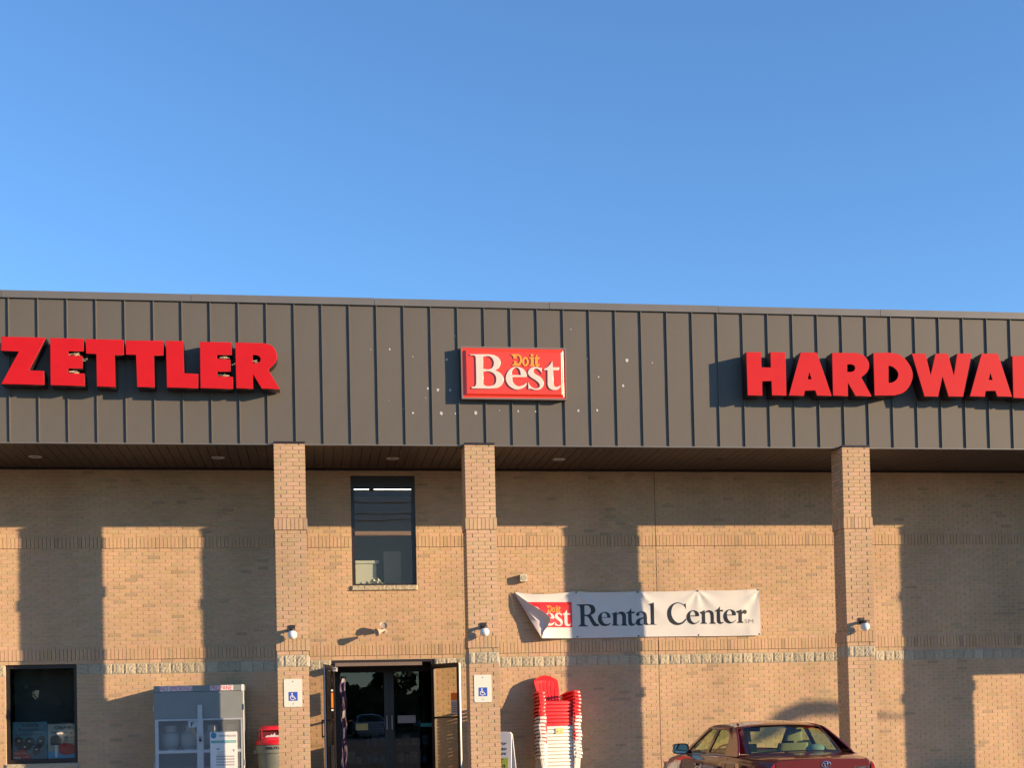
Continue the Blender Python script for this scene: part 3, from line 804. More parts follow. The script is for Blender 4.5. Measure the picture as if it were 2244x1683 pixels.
# ---------------------------------------------------------------- fascia
fascia = node('fascia', store)
S0, SP = -4.7966 - 0.4572 * 8, 0.4572
NP = 62
b = MB(); b.box(S0, S0 + NP * SP, FY + 0.016, FY + 0.10, SOFF - 0.01, ZTOP - 0.02)
b.build('backing', M['black'], fascia)
pan = []
for _ in range(4):
    m = MB()
    n = 6     # oil canning: the flat of each pan is never quite flat
    ph = random.uniform(0, 6)
    rows = [[(0.0015 + (SP - 0.003) * i / n, 0.0022 * math.sin(math.pi * i / n) * math.sin(ph + 2.2 * j + 0.8 * _), 2.36 * j / 6) for i in range(n + 1)] for j in range(7)]
    m.grid(rows)
    m.box(0.0015, SP - 0.0015, 0.006, 0.012, 0, 2.36)
    pan.append(m.mesh('metal_panel', M['fascia'], True))
m = MB(); m.box(-0.007, 0.007, -0.026, 0.010, 0, 2.36)
seam_me = m.mesh('standing_seam', M['seam'])
for i in range(NP):
    obj('metal_panel', pan[i % 4 if i % 3 else (i * 7) % 4], fascia, (S0 + i * SP, FY, SOFF + 0.012))
    sx = S0 + i * SP
    obj('standing_seam', seam_me, fascia, (sx, FY, SOFF + 0.012))
b = MB(); b.box(S0, S0 + NP * SP, FY - 0.008, FY + 0.05, SOFF - 0.012, SOFF + 0.010)
b.build('drip_edge', M['cap'], fascia)
caps = [S0, -7.9, -4.9, -1.9, 1.12, 4.11, 7.11, 10.1, 13.1, 16.1, 19.1]
for i in range(len(caps) - 1):
    b = MB()
    j = (i % 2) * 0.003
    b.box(caps[i] + 0.003, caps[i + 1] - 0.003, FY - 0.034 - j, FY + 0.30, 8.425, ZTOP + j)
    b.box(caps[i] + 0.003, caps[i + 1] - 0.003, FY - 0.040 - j, FY - 0.020 - j, 8.416, 8.432)
    b.build('cap_flashing', M['cap'], fascia)
m = MB()
for (x, zc, rad) in [(1.04, 7.67, .011), (1.36, 7.68, .022), (1.75, 7.56, .014), (2.48, 7.93, .014), (1.99, 7.02, .026), (2.16, 7.0, .032),
        (2.37, 7.0, .024), (2.32, 7.52, .024), (1.95, 6.86, .01), (1.33, 6.81, .008), (1.57, 6.67, .012), (1.73, 6.6, .027), (2.21, 6.6, .038),
        (2.45, 6.6, .018), (2.8, 6.62, .038), (3.21, 6.66, .012), (3.53, 6.65, .022), (3.83, 6.65, .019), (5.46, 7.56, .038), (4.95, 7.26, .018),
        (5.38, 7.11, .030), (4.48, 8.08, .014), (4.76, 7.57, .014), (4.58, 6.67, .026), (4.91, 6.68, .024), (5.91, 7.52, .014)]:
    n = 9
    ring = [(x + rad * 0.78 * random.uniform(0.6, 1.1) * math.cos(2 * math.pi * k / n), FY - 0.0042, zc + rad * random.uniform(0.6, 1.1) * math.sin(2 * math.pi * k / n)) for k in range(n)]
    back = [(p[0], FY - 0.001, p[2]) for p in ring]
    m.add(ring + back, [tuple(range(n))] + [(k, k + n, (k + 1) % n + n, (k + 1) % n) for k in range(n)])
m.build('chipped_paint', M['chip'], fascia)

# ---------------------------------------------------------------- soffit of boards
soffit = node('soffit', store)
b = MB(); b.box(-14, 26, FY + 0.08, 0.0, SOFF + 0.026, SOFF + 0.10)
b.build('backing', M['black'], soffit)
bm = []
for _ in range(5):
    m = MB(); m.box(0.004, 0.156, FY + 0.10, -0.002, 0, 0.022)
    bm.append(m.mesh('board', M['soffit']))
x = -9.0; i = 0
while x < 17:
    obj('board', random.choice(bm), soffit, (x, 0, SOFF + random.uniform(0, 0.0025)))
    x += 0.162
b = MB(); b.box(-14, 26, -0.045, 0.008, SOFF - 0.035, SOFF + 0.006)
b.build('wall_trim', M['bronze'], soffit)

# ---------------------------------------------------------------- shell of the building and dark rooms behind the glass
b = MB()
b.box(-14, -13.75, 0.30, 30, -0.3, 8.3); b.box(25.75, 26, 0.30, 30, -0.3, 8.3); b.box(-14, 26, 29.8, 30, -0.3, 8.3)
b.build('outer_wall', M['mortar'], store)
b = MB(); b.box(-14, 26, FY + 0.31, 30.2, 8.30, 8.40); b.box(-14, 26, 0.30, 0.50, 6.30, 8.30)
b.box(-14, -13.8, FY + 0.1, 0.3, SOFF + 0.1, 8.30); b.box(25.8, 26, FY + 0.1, 0.3, SOFF + 0.1, 8.30)
b.build('roof', M['roofing'], store)
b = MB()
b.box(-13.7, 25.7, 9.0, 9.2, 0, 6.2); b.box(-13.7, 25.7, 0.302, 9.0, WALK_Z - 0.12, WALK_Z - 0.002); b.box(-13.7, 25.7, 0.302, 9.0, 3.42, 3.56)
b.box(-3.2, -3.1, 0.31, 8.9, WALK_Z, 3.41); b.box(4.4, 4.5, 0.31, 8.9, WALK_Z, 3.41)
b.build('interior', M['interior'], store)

# ---------------------------------------------------------------- upper window
w = node('window', store)
x0, x1, z0, z1 = WIN_U
b = MB()
fy0, fy1 = 0.055, 0.115
b.box(x0, x0 + 0.065, fy0, fy1, z0, z1); b.box(x1 - 0.07, x1, fy0, fy1, z0, z1)
b.box(x0 + 0.065, x1 - 0.07, fy0, fy1, z1 - 0.24, z1); b.box(x0 + 0.065, x1 - 0.07, fy0, fy1, z0, z0 + 0.035)
b.build('frame', M['bronze'], w)
b = MB(); b.box(x0 + 0.065, x1 - 0.07, fy0 - 0.008, fy1, 4.825, 4.905)
b.box(x0 + 0.065, x1 - 0.17, fy0 - 0.016, fy0 - 0.009, 4.840, 4.890)
b.build('transom_bar', M['brushed'], w)
b = MB(); b.box(x0 + 0.066, x1 - 0.071, 0.082, 0.088, 4.906, z1 - 0.241); b.build('pane', M['darkglass'], w)
b = MB(); b.box(x0 + 0.066, x1 - 0.071, 0.082, 0.088, z0 + 0.036, 4.824); b.build('pane', M['darkglass'], w)
sm = stone_mesh(1.225, h=0.098, dep=0.10, proud=0.03)
obj('sill', sm, w, (0.703, -0.012, 3.796))
# the room behind it
b = MB()
b.box(0.2, 2.5, 3.2, 3.3, 3.57, 6.1); b.box(0.1, 0.2, 0.31, 3.3, 3.57, 6.1); b.box(2.5, 2.6, 0.31, 3.3, 3.57, 6.1); b.box(0.1, 2.6, 0.31, 3.3, 6.05, 6.1)
b.build('room', M['roomwall'], store)
b = MB(); b.box(0.80, 1.19, 0.42, 0.80, 3.57, 4.34); b.box(0.80, 1.24, 0.40, 0.82, 4.345, 4.40)
tag(b.build('storage_bin', M['roomwhite']), 'pale lidded storage bin inside the upper window, at its left', 'bin')
b = MB(); b.box(1.33, 1.66, 0.5, 0.85, 3.57, 4.58)
tag(b.build('cardboard_box', M['cardboard']), 'tall brown cardboard box inside the upper window above the entrance', 'box')
b = MB()
rows = []
for j in range(9):
    rows.append([(1.0 + 0.34 * i / 8, 0.28 + 0.10 * j / 8, 3.92 + 0.16 * max(0, math.sin(math.pi * i / 8)) * (0.6 + 0.4 * math.sin(i * 2.3 + j)) * math.sin(math.pi * min(1, (j + 2) / 9)) + random.uniform(0, 0.008)) for i in range(9)])
b.grid(rows); b.box(1.0, 1.34, 0.27, 0.40, 3.57, 3.92)
tag(b.build('white_cloth', M['roomwhite'], None, True), 'crumpled white cloth lying just inside the upper window sill', 'cloth')
for xa, xb in ((0.80, 1.085), (1.185, 1.90)):
    t = thing('ceiling_light', ('short' if xa < 1 else 'long') + ' lit fluorescent strip seen through the top of the upper window', 'ceiling light', ((xa + xb) / 2, 0.62, 5.775), group='fluorescent strips in the upper window')
    b = MB(); b.box(-(xb - xa) / 2, (xb - xa) / 2, -0.03, 0.03, 0.024, 0.07); b.build('housing', M['darkmetal'], t)
    b = MB(); b.box(-(xb - xa) / 2, (xb - xa) / 2, -0.02, 0.02, -0.002, 0.018); b.build('tube', M['tube'], t)

# ---------------------------------------------------------------- shop window at the left
w = node('window', store)
x0, x1, z0, z1 = WIN_L
b = MB()
b.box(x0, x0 + 0.06, 0.06, 0.12, z0, z1); b.box(x1 - 0.06, x1, 0.06, 0.12, z0, z1)
b.box(x0 + 0.06, x1 - 0.06, 0.06, 0.12, z1 - 0.07, z1); b.box(x0 + 0.06, x1 - 0.06, 0.06, 0.12, z0, z0 + 0.07)
b.build('frame', M['bronze'], w)
b = MB(); b.box(x0 + 0.061, x1 - 0.061, 0.088, 0.094, z0 + 0.071, z1 - 0.071); b.build('pane', M['glass'], w)
obj('sill', stone_mesh(1.245, h=0.098, dep=0.10, proud=0.02), w, (x0 - 0.01, -0.012, z0 - 0.10))
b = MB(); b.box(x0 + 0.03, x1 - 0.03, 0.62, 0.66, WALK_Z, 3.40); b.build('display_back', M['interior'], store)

def flat(name, contours, y, m, parent, t=0.003, raw=False):
    return obj(name, shape_mesh(name, contours, y - t, y, m, raw=raw), parent)
def rect(x0, x1, z0, z1): return [[(x0, z0, 0), (x1, z0, 0), (x1, z1, 0), (x0, z1, 0)]]
def ell(cx, cz, rx, rz, n=20): return [(cx + rx * math.cos(2 * math.pi * k / n), cz + rz * math.sin(2 * math.pi * k / n)) for k in range(n)]

p1 = thing('poster', 'blue vehicle remotes poster with dark key fobs in the left shop window', 'poster', (-5.03, 0.15, 0.85))
flat('sheet', rect(-0.305, 0.285, 0.0, 0.665), 0.0, M['posterblue'], p1)
obj('lettering', text_mesh('lettering', 'Vehicle', (-0.16, 0.14, 0.575, 0.645), -0.0035, 0.002, M['keydark'], 0.01), p1)
obj('lettering', text_mesh('lettering', 'Remotes', (-0.20, 0.18, 0.495, 0.56), -0.0035, 0.002, M['keydark'], 0.01), p1)
obj('lettering', text_mesh('lettering', 'available here', (-0.26, 0.20, 0.425, 0.465), -0.0035, 0.002, M['keydark'], 0.006), p1)
for cx, cz, rx, rz, rot in ((-0.20, 0.31, 0.085, 0.10, 0.2), (-0.02, 0.30, 0.10, 0.085, 0.6), (0.17, 0.30, 0.075, 0.12, -0.5), (0.10, 0.15, 0.06, 0.09, -0.4), (-0.10, 0.20, 0.12, 0.06, 0.2)):
    c, s = math.cos(rot), math.sin(rot)
    flat('key_fob', [[(cx + a * c - d * s, cz + a * s + d * c) for a, d in ell(0, 0, rx, rz)]], -0.004 - abs(cx) * 0.004, M['keydark'], p1, 0.002, True)
    flat('button', [ell(cx, cz + 0.02, 0.018, 0.012, 10)], -0.0075, M['stickergrey'], p1, 0.001, True)
flat('badge', [[(-0.305, 0.003), *[(-0.16 + 0.17 * math.cos(t), 0.003 + 0.155 * math.sin(t)) for t in [math.pi * k / 14 for k in range(15)] if -0.16 + 0.17 * math.cos(t) > -0.30]]], -0.0085, M['posterred'], p1, 0.001, True)
obj('lettering', text_mesh('lettering', 'Get One', (-0.29, -0.02, 0.085, 0.13), -0.0096, 0.001, M['posterwhite'], 0.008), p1)
obj('lettering', text_mesh('lettering', 'today!', (-0.14, -0.02, 0.015, 0.065), -0.0096, 0.001, M['posterwhite'], 0.008), p1)
flat('price_tag', rect(-0.295, -0.165, 0.01, 0.05), -0.0098, M['posterwhite'], p1, 0.001)
p2 = thing('poster', 'white chip key poster with a red car in the left shop window', 'poster', (-4.49, 0.155, 0.85))
flat('sheet', rect(-0.245, 0.235, 0.0, 0.615), 0.0, M['posterwhite'], p2)
flat('blue_field', rect(-0.243, 0.233, 0.002, 0.13), -0.0035, M['printblue'], p2, 0.001)
obj('lettering', text_mesh('lettering', 'ChipKey', (-0.12, 0.16, 0.515, 0.585), -0.0035, 0.002, M['ink'], 0.02, 0.2), p2)
obj('lettering', text_mesh('lettering', 'Vehicle Keys', (-0.19, 0.23, 0.425, 0.495), -0.0035, 0.002, M['ink'], 0.02, 0.2), p2)
obj('lettering', text_mesh('lettering', 'made while', (0.02, 0.225, 0.355, 0.395), -0.0035, 0.002, M['ink'], 0.006, 0.1), p2)
obj('lettering', text_mesh('lettering', 'you shop', (0.05, 0.225, 0.295, 0.335), -0.0035, 0.002, M['ink'], 0.006, 0.1), p2)
flat('key_head', [[(-0.19, 0.24, 0), (-0.20, 0.36, 1), (-0.15, 0.41, 1), (-0.05, 0.40, 1), (-0.01, 0.34, 1), (-0.03, 0.235, 0)]], -0.0036, M['keydark'], p2, 0.002)
flat('key_blade', [[(-0.125, 0.24, 0), (-0.075, 0.24, 0), (-0.08, 0.03, 0), (-0.105, 0.005, 0), (-0.125, 0.05, 0)]], -0.0048, M['stickergrey'], p2, 0.001)
flat('red_car', [[(-0.06, 0.18, 0), (-0.03, 0.25, 1), (0.06, 0.275, 1), (0.17, 0.25, 1), (0.232, 0.2, 1), (0.232, 0.1, 0), (0.12, 0.06, 1), (0.0, 0.07, 1), (-0.05, 0.12, 1)]], -0.0062, M['posterred'], p2, 0.001)

# ---------------------------------------------------------------- entrance: frame, vestibule, two outer leaves standing open, inner doors
x0, x1, z0, z1 = DOOR
ent = node('entrance', store)
b = MB()
b.box(x0, x0 + 0.065, 0.02, 0.13, z0, z1); b.box(x1 - 0.065, x1, 0.02, 0.13, z0, z1); b.box(x0 + 0.065, x1 - 0.065, 0.02, 0.13, z1 - 0.05, z1)
b.build('frame', M['bronze'], ent)
b = MB(); b.box(x0 + 0.07, x1 - 0.24, -0.05, 0.10, z1 - 0.115, z1 - 0.052); b.build('header_box', M['brushed'], ent)
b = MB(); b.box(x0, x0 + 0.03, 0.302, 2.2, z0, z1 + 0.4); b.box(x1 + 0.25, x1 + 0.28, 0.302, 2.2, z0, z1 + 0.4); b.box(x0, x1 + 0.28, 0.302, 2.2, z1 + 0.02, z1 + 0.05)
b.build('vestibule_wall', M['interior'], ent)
IY = 1.55
b = MB()
for xa, xb in ((0.345, 0.50), (1.345, 1.44), (1.44, 1.535), (2.36, 2.46)):
    b.box(xa + 0.001, xb - 0.001, IY, IY + 0.05, z0, 2.48)
b.box(0.345, 2.46, IY + 0.002, IY + 0.048, 2.33, 2.52); b.box(0.345, 2.46, IY + 0.003, IY + 0.047, z0, z0 + 0.25)
b.build('inner_frame', M['bronze'], ent)
for xa, xb in ((0.501, 1.344), (1.536, 2.359)):
    b = MB(); b.box(xa, xb, IY + 0.02, IY + 0.026, z0 + 0.251, 2.329); b.build('inner_pane', M['glass'], ent)
for xh in (1.39, 1.49):
    b = MB(); b.box(xh - 0.012, xh + 0.012, IY - 0.05, IY - 0.026, 1.20, 1.48); b.box(xh - 0.01, xh + 0.01, IY - 0.027, IY, 1.21, 1.24); b.box(xh - 0.01, xh + 0.01, IY - 0.027, IY, 1.44, 1.47)
    b.build('pull_handle', M['stickergrey'], ent)

def leaf(hx, ang, mirror, name_label):
    """outer door leaf, hinged at (hx, 0); local +X runs from hinge to free edge"""
    d = node('door', ent)
    d.location = (hx, 0.0, z0 + 0.012); d.rotation_euler = (0, 0, ang)
    W, H = 0.915, 2.275
    b = MB(); t = 0.022
    b.box(0, 0.075, -t, t, 0, H); b.box(W - 0.07, W, -t, t, 0, H); b.box(0.075, W - 0.07, -t, t, H - 0.085, H); b.box(0.075, W - 0.07, -t, t, 0, 0.20)
    b.build('frame', M['bronze'], d)
    g = MB(); g.box(0.076, W - 0.071, -0.003, 0.003, 0.201, H - 0.086); g.build('pane', M['doorglass'], d)
    pb = MB(); pb.box(0.076, W - 0.071, -0.032, -0.005, 1.272, 1.302); pb.box(0.076, W - 0.071, 0.005, 0.030, 1.272, 1.302); pb.build('push_bar', M['bronze'], d)
    ed = MB(); ed.box(W + 0.001, W + 0.009, -0.012, 0.012, 0.02, H - 0.02); ed.build('edge_strip', M['galv'], d)
    return d
dl = leaf(0.352, R_(-101), False, '')
hb = MB(); s = -1
hb.box(0.86, 0.88, -0.075, -0.055, 0.98, 1.30); hb.box(0.86, 0.88, -0.056, -0.023, 0.985, 1.01); hb.box(0.86, 0.88, -0.056, -0.023, 1.27, 1.295)
hb.build('pull_handle', M['bronze'], dl)
hb = MB(); hb.bar((0.05, 0.04, 2.20), (0.36, 0.10, 2.235), 0.03, 0.02); hb.box(0.0, 0.20, 0.023, 0.075, 2.17, 2.24); hb.build('closer', M['galv'], dl)
dr = leaf(2.172, R_(-63), True, '')
st = thing('door_sticker', 'small orange and black sticker on the glass of the left open door', 'sticker', (0.352, 0, z0), R_(-101))
b = MB(); b.box(0.12, 0.34, 0.0045, 0.007, 1.45, 1.86); b.build('border', M['ink'], st)
b = MB(); b.box(0.14, 0.32, 0.0072, 0.009, 1.52, 1.79); b.build('panel', M['stickerorange'], st)
b = MB(); b.box(0.14, 0.32, 0.0072, 0.0088, 1.82, 1.845); b.box(0.14, 0.32, 0.0072, 0.0088, 1.465, 1.49); b.build('white_line', M['white'], st)
st = thing('door_sticker', 'orange and grey notice on the glass of the right open door', 'sticker', (2.172, 0, z0), R_(-63))
b = MB(); b.box(0.62, 0.83, -0.0075, -0.0045, 1.61, 1.74); b.build('heading', M['stickerorange'], st)
b = MB(); b.box(0.62, 0.83, -0.0075, -0.0045, 1.36, 1.608); b.build('panel', M['stickergrey'], st)
b = MB()
for i in range(5): b.box(0.64 + 0.0 * i, 0.81, -0.0085, -0.0076, 1.39 + i * 0.04, 1.402 + i * 0.04)
b.build('lettering', M['ink'], st)
st = thing('notice_board', 'square dark notice low on the glass of the left open door', 'notice', (0.352, 0, z0), R_(-101))
b = MB(); b.box(0.10, 0.52, 0.0045, 0.008, 0.25, 0.84); b.build('panel', M['ink'], st)
# hanging poster just inside on the left, goods further in
t = thing('hanging_banner', 'tall narrow purple and white hanging banner inside the doorway at its left', 'banner', (0.53, 0.45, z0))
b = MB()
rows = [[(-0.05 + 0.10 * i / 4 + 0.012 * math.sin(j * 1.1), 0.02 * math.sin(i * 2.1 + j * 0.8), 0.1 + 2.0 * j / 24) for i in range(5)] for j in range(25)]
b.grid(rows); b.build('cloth', M['purple'], t)
for zc, hh, ww in ((0.93, 0.22, 0.02), (1.31, 0.16, 0.028), (1.97, 0.11, 0.035)):
    b = MB(); b.add([(-ww, -0.03, zc), (ww * 0.7, -0.035, zc + 0.03), (ww, -0.03, zc + hh), (-ww * 0.5, -0.033, zc + hh * 0.9)], [(0, 1, 2, 3)])
    b.build('white_print', M['stickergrey'], t)
gx = [(0.62, 0.42, 0.30, 0.9, 'goods'), (1.0, 0.55, 0.34, 1.35, 'goodsblue'), (1.62, 0.5, 0.3, 1.1, 'goods'), (2.0, 0.3, 0.3, 1.45, 'goodsblue')]
for i, (x, wd, dp, h, mm) in enumerate(gx):
    lab = ['low brown display shelf', 'tall blue display shelf', 'brown shelf at the centre', 'tall blue shelf at the right'][i] + ' dimly seen behind the inner glass doors'
    t = thing('display_shelf', lab, 'shelf', (x, 2.6 + 0.3 * (i % 2), z0), group='shelves inside the entrance')
    b = MB(); b.box(0, wd, dp, dp + 0.02, 0, h)
    for q in range(int(h / 0.35) + 1): b.box(0, wd, 0, dp, q * 0.35, q * 0.35 + 0.02)
    b.build('rack', M['interior'], t)
    b = MB()
    for q in range(int(h / 0.35)):
        xx = 0.02
        while xx < wd - 0.12:
            ww = random.uniform(0.08, 0.16)
            b.box(xx, xx + ww, 0.02, dp - 0.02, q * 0.35 + 0.022, q * 0.35 + random.uniform(0.14, 0.28)); xx += ww + 0.015
    b.build('goods', M[mm], t)
b = MB(); b.box(1.60, 1.95, 1.50, 1.515, 1.32, 1.47); tag(b.build('paper_notice', M['stickergrey']), 'white paper notice taped on the right inner glass door', 'notice')
b = MB(); b.box(2.05, 2.34, 1.50, 1.515, 1.24, 1.31); tag(b.build('teal_sticker', M['teal']), 'thin teal sticker on the right inner glass door', 'sticker')
b = MB(); b.box(0.78, 1.02, 1.50, 1.515, 1.20, 1.33); tag(b.build('yellow_notice', M['labelyellow']), 'yellow paper notice on the left inner glass door', 'notice')

# ================================================================ signs on the fascia
def letter_sign(name, label, glyphs, order, cat='sign'):
    xs = [p[0] for k in order for p in glyphs[k][0]]; zs_ = [p[1] for k in order for p in glyphs[k][0]]
    ox, oz = min(xs), min(zs_)
    t = thing(name, label, cat, (ox, FY, oz))
    for k in order:
        cs = [[(p[0] - ox, p[1] - oz, p[2]) for p in c] for c in glyphs[k]]
        body = obj('letter', shape_mesh('letter', cs, -0.298, -0.030, M['retn']), t)
        obj('trim', shape_mesh('trim', cs, -0.304, -0.2985, M['redtrim']), body)
        obj('face', shape_mesh('face', cs, -0.312, -0.3045, M['red'], bevel=0.0035), body)
    return t
zs = letter_sign('letter_sign', 'big red block letters ZETTLER standing off the fascia at the left', ZETTLER, ['Z', 'E', 'T', 'T2', 'L', 'E2', 'R'])
hw = letter_sign('letter_sign', 'big red block letters HARDWARE on the fascia, running off the right edge', HARDWARE, ['H', 'A', 'R', 'D', 'W', 'A2', 'R2', 'E'])
# straw of old bird nests caught in the letters
m = MB()
for (x, z, n) in ((-3.80, 7.436, 20), (-3.80, 7.147, 20), (-3.63, 7.36, 5), (-1.44, 7.416, 22), (-1.46, 7.127, 22), (-1.24, 7.316, 6), (-0.90, 7.365, 5), (12.03, 7.275, 5)):
    for _ in range(n):
        cx = x + random.uniform(-0.03, 0.07); a = random.uniform(-0.5, 0.5); l = random.uniform(0.04, 0.11)
        cy = FY - 0.26 + random.uniform(-0.05, 0.05); cz = z + random.uniform(-0.02, 0.012)
        m.bar((cx, cy, cz), (cx + l * math.cos(a), cy + random.uniform(-0.04, 0.04), cz + l * math.sin(a) * 0.6), 0.009)
tag(m.build('nest_straw', mat('straw', (0.46, 0.38, 0.24), 0.9)), 'dry nest straw caught between the red sign letters', 'straw', kind='stuff')

sg = thing('box_sign', 'orange red illuminated box sign with white and yellow serif lettering', 'sign', (0, FY, 0))
BX0, BX1, BZ0, BZ1 = 2.555, 4.355, 6.825, 7.712
b = MB(); b.box(BX0, BX1, -0.118, -0.004, BZ0, BZ1); b.build('cabinet', M['signframe'], sg)
b = MB()
def frame_ring(b, x0, x1, z0, z1, w, y0, y1):
    b.box(x0, x1, y0, y1, z0, z0 + w); b.box(x0, x1, y0, y1, z1 - w, z1)
    b.box(x0, x0 + w, y0, y1, z0 + w, z1 - w); b.box(x1 - w, x1, y0, y1, z0 + w, z1 - w)
frame_ring(b, BX0 - 0.004, BX1 + 0.004, BZ0 - 0.004, BZ1 + 0.004, 0.022, -0.139, -0.100)
b.build('retainer', M['signframe'], sg)
# pan-formed face: flat rim, sloping shoulder, raised field
b = MB()
def lp(ins, y): return [(BX0 + 0.018 + ins, y, BZ0 + 0.018 + ins), (BX1 - 0.018 - ins, y, BZ0 + 0.018 + ins), (BX1 - 0.018 - ins, y, BZ1 - 0.018 - ins), (BX0 + 0.018 + ins, y, BZ1 - 0.018 - ins)]
loops = [lp(0.0, -0.120), lp(0.004, -0.131), lp(0.028, -0.131), lp(0.034, -0.134), lp(0.060, -0.160), lp(0.067, -0.163), lp(0.090, -0.1635)]
vs_ = [p for l in loops for p in l]; fs_ = []
for i in range(len(loops) - 1):
    for k in range(4):
        a, c = i * 4 + k, i * 4 + (k + 1) % 4
        fs_.append((a, c, c + 4, a + 4))
fs_.append(tuple(range(len(loops) * 4 - 4, len(loops) * 4)))
b.add(vs_, fs_); b.build('face', M['orange'], sg)
for k in ('B', 'e', 's', 't'):
    obj('letter', shape_mesh('letter', BEST[k], -0.182, -0.1625, M['signwhite'], bevel=0.006), sg)
for k in ('D', 'o', 'i', 'i_dot', 't'):
    obj('letter', shape_mesh('letter', DOIT[k], -0.176, -0.1625, M['yellow'], bevel=0.003), sg)

# ================================================================ banner
def lift(x, z):
    """how far the vinyl stands off the bricks: the lower left corner hangs loose"""
    u = max(0.0, 1 - (x - 4.20) / 0.75) if x > 4.2 else 1.0
    v = max(0.0, min(1.0, (3.745 - z) / 0.88))
    sag = 0.0
    return 0.022 + 0.16 * (u ** 1.6) * v + sag
GR = [3.722, 4.912, 6.096, 7.272, 8.495]
def ripple(x, z):
    y = 0.0
    for g in GR:      # tension folds that fan out from each eyelet
        dx = x - g; dz = 3.745 - z
        rr = math.hypot(dx, dz) + 0.05
        a = math.atan2(dx, dz)
        y += 0.010 * math.exp(-rr * 1.9) * math.cos(a * 7.5)
        y += 0.006 * math.exp(-((a - 0.8) / 0.12) ** 2) * math.exp(-rr * 1.4) + 0.006 * math.exp(-((a + 0.8) / 0.12) ** 2) * math.exp(-rr * 1.4)
    y += 0.0035 * math.sin(x * 2.1 + z * 3) + 0.003 * math.sin(x * 5.3 - z * 4.1)
    y += 0.014 * math.exp(-(((x - 8.3) / 0.09) ** 2)) * math.sin(z * 9) * 0.5
    y += 0.006 * math.exp(-(((x - 8.05) ** 2 + (z - 3.3) ** 2) / 0.05))
    return y
def bsurf(x, z, out=0.0):
    return -(lift(x, z) + 0.012 + ripple(x, z)) - out
def top_edge(x):
    for i in range(4):
        if x <= GR[i + 1] + 1e-6:
            t = (x - GR[i]) / (GR[i + 1] - GR[i])
            dip = (0.055, 0.022, 0.018, 0.022)[i]
            h0 = (3.752, 3.747, 3.737, 3.748, 3.762)
            return h0[i] * (1 - t) + h0[i + 1] * t - dip * 4 * t * (1 - t) * (1 if i else (1.3 - 0.6 * t))
    return 3.76
def bot_edge(x): return 2.862 + 0.004 * math.sin(x * 2.2)
bn = thing('rental_banner', 'white vinyl rental center banner with its lower left corner folded over', 'banner', (0, 0, 0))
m = MB()
NXB, NZB = 150, 34
FOLD_T, FOLD_B = (3.722, 3.745), (4.209, 2.862)
def left_edge(z):
    t = (FOLD_T[1] - z) / (FOLD_T[1] - FOLD_B[1])
    return FOLD_T[0] + (FOLD_B[0] - FOLD_T[0]) * max(0, min(1, t)) ** 1.04
rows = []
for j in range(NZB + 1):
    v = j / NZB
    row = []
    for i in range(NXB + 1):
        u = i / NXB
        xb, xt = FOLD_B[0], FOLD_T[0]
        # param along the row, left end on the fold, right end on the hem
        z_guess = 2.862 + v * 0.885
        xl = left_edge(z_guess)
        xr = 8.497 + 0.006 * math.sin(v * 5)
        x = xl + (xr - xl) * u
        zt, zb = top_edge(max(x, GR[0])), bot_edge(x)
        z = zb + (zt - zb) * v
        if u == 0: z = z_guess
        row.append((x, bsurf(x, z), z))
    rows.append(row)
m.grid(rows)
sheet = m.build('sheet', M['banner'], bn, True, 0)
sol = None
# flap: the turned-over corner, back of the vinyl showing
edge = [(3.722, 3.745), (3.84, 3.642), (3.966, 3.537), (4.088, 3.449), (4.275, 3.331), (4.368, 3.236), (4.359, 3.164), (4.336, 3.121), (4.313, 3.067), (4.245, 2.985), (4.209, 2.862)]
crease = [(3.722, 3.745), (3.79, 3.60), (3.86, 3.48), (3.933, 3.378), (4.083, 3.261), (4.18, 3.185), (4.235, 3.150), (4.26, 3.115), (4.255, 3.06), (4.232, 2.975), (4.209, 2.862)]
rows = []
n = len(edge)
for i in range(n):
    e, c = edge[i], crease[i]
    zf = e[1] * 0.5 + c[1] * 0.5
    t = i / (n - 1)
    zfold = FOLD_T[1] + (FOLD_B[1] - FOLD_T[1]) * t
    f = (left_edge(zfold), zfold)
    bul = math.sin(math.pi * min(1, t * 1.02))
    def Y(p, out): return bsurf(p[0], p[1]) - out
    rows.append([(f[0] - 0.0005, Y(f, 0.001), f[1]), (f[0] * 0.7 + c[0] * 0.3 - 0.0, Y(f, 0.028 * bul), f[1] * 0.7 + c[1] * 0.3), (c[0] * 0.6 + f[0] * 0.4, Y(c, 0.036 * bul), c[1] * 0.6 + f[1] * 0.4),
                 (c[0], Y(c, 0.022 * bul + 0.003), c[1]), (c[0] * 0.6 + e[0] * 0.4, Y(e, 0.055 * bul), c[1] * 0.6 + e[1] * 0.4), (e[0] * 0.9 + c[0] * 0.1, Y(e, 0.150 * bul + 0.004), e[1] * 0.9 + c[1] * 0.1), (e[0], Y(e, 0.160 * bul + 0.004), e[1])])
m = MB(); m.grid(rows)
m.build('folded_corner', M['bannerback'], bn, True, 50)
def ondx(out):
    return lambda x, y, z: (x, bsurf(x, z, out) + y * 0, z)
def drape(name, me, parent, out, label=None):
    """subdivide print and lay it on the vinyl"""
    import bmesh
    bmx = bmesh.new(); bmx.from_mesh(me)
    bmesh.ops.triangulate(bmx, faces=bmx.faces)
    for _ in range(5):
        es = [e for e in bmx.edges if e.calc_length() > 0.07]
        if not es: break
        bmesh.ops.subdivide_edges(bmx, edges=es, cuts=1)
        bmesh.ops.triangulate(bmx, faces=[f for f in bmx.faces if len(f.verts) > 3])
    for v in bmx.verts:
        v.co.y = bsurf(v.co.x, v.co.z, out - v.co.y)
    bmx.to_mesh(me); bmx.free(); me.update()
    return obj(name, me, parent)
LX0 = 3.955
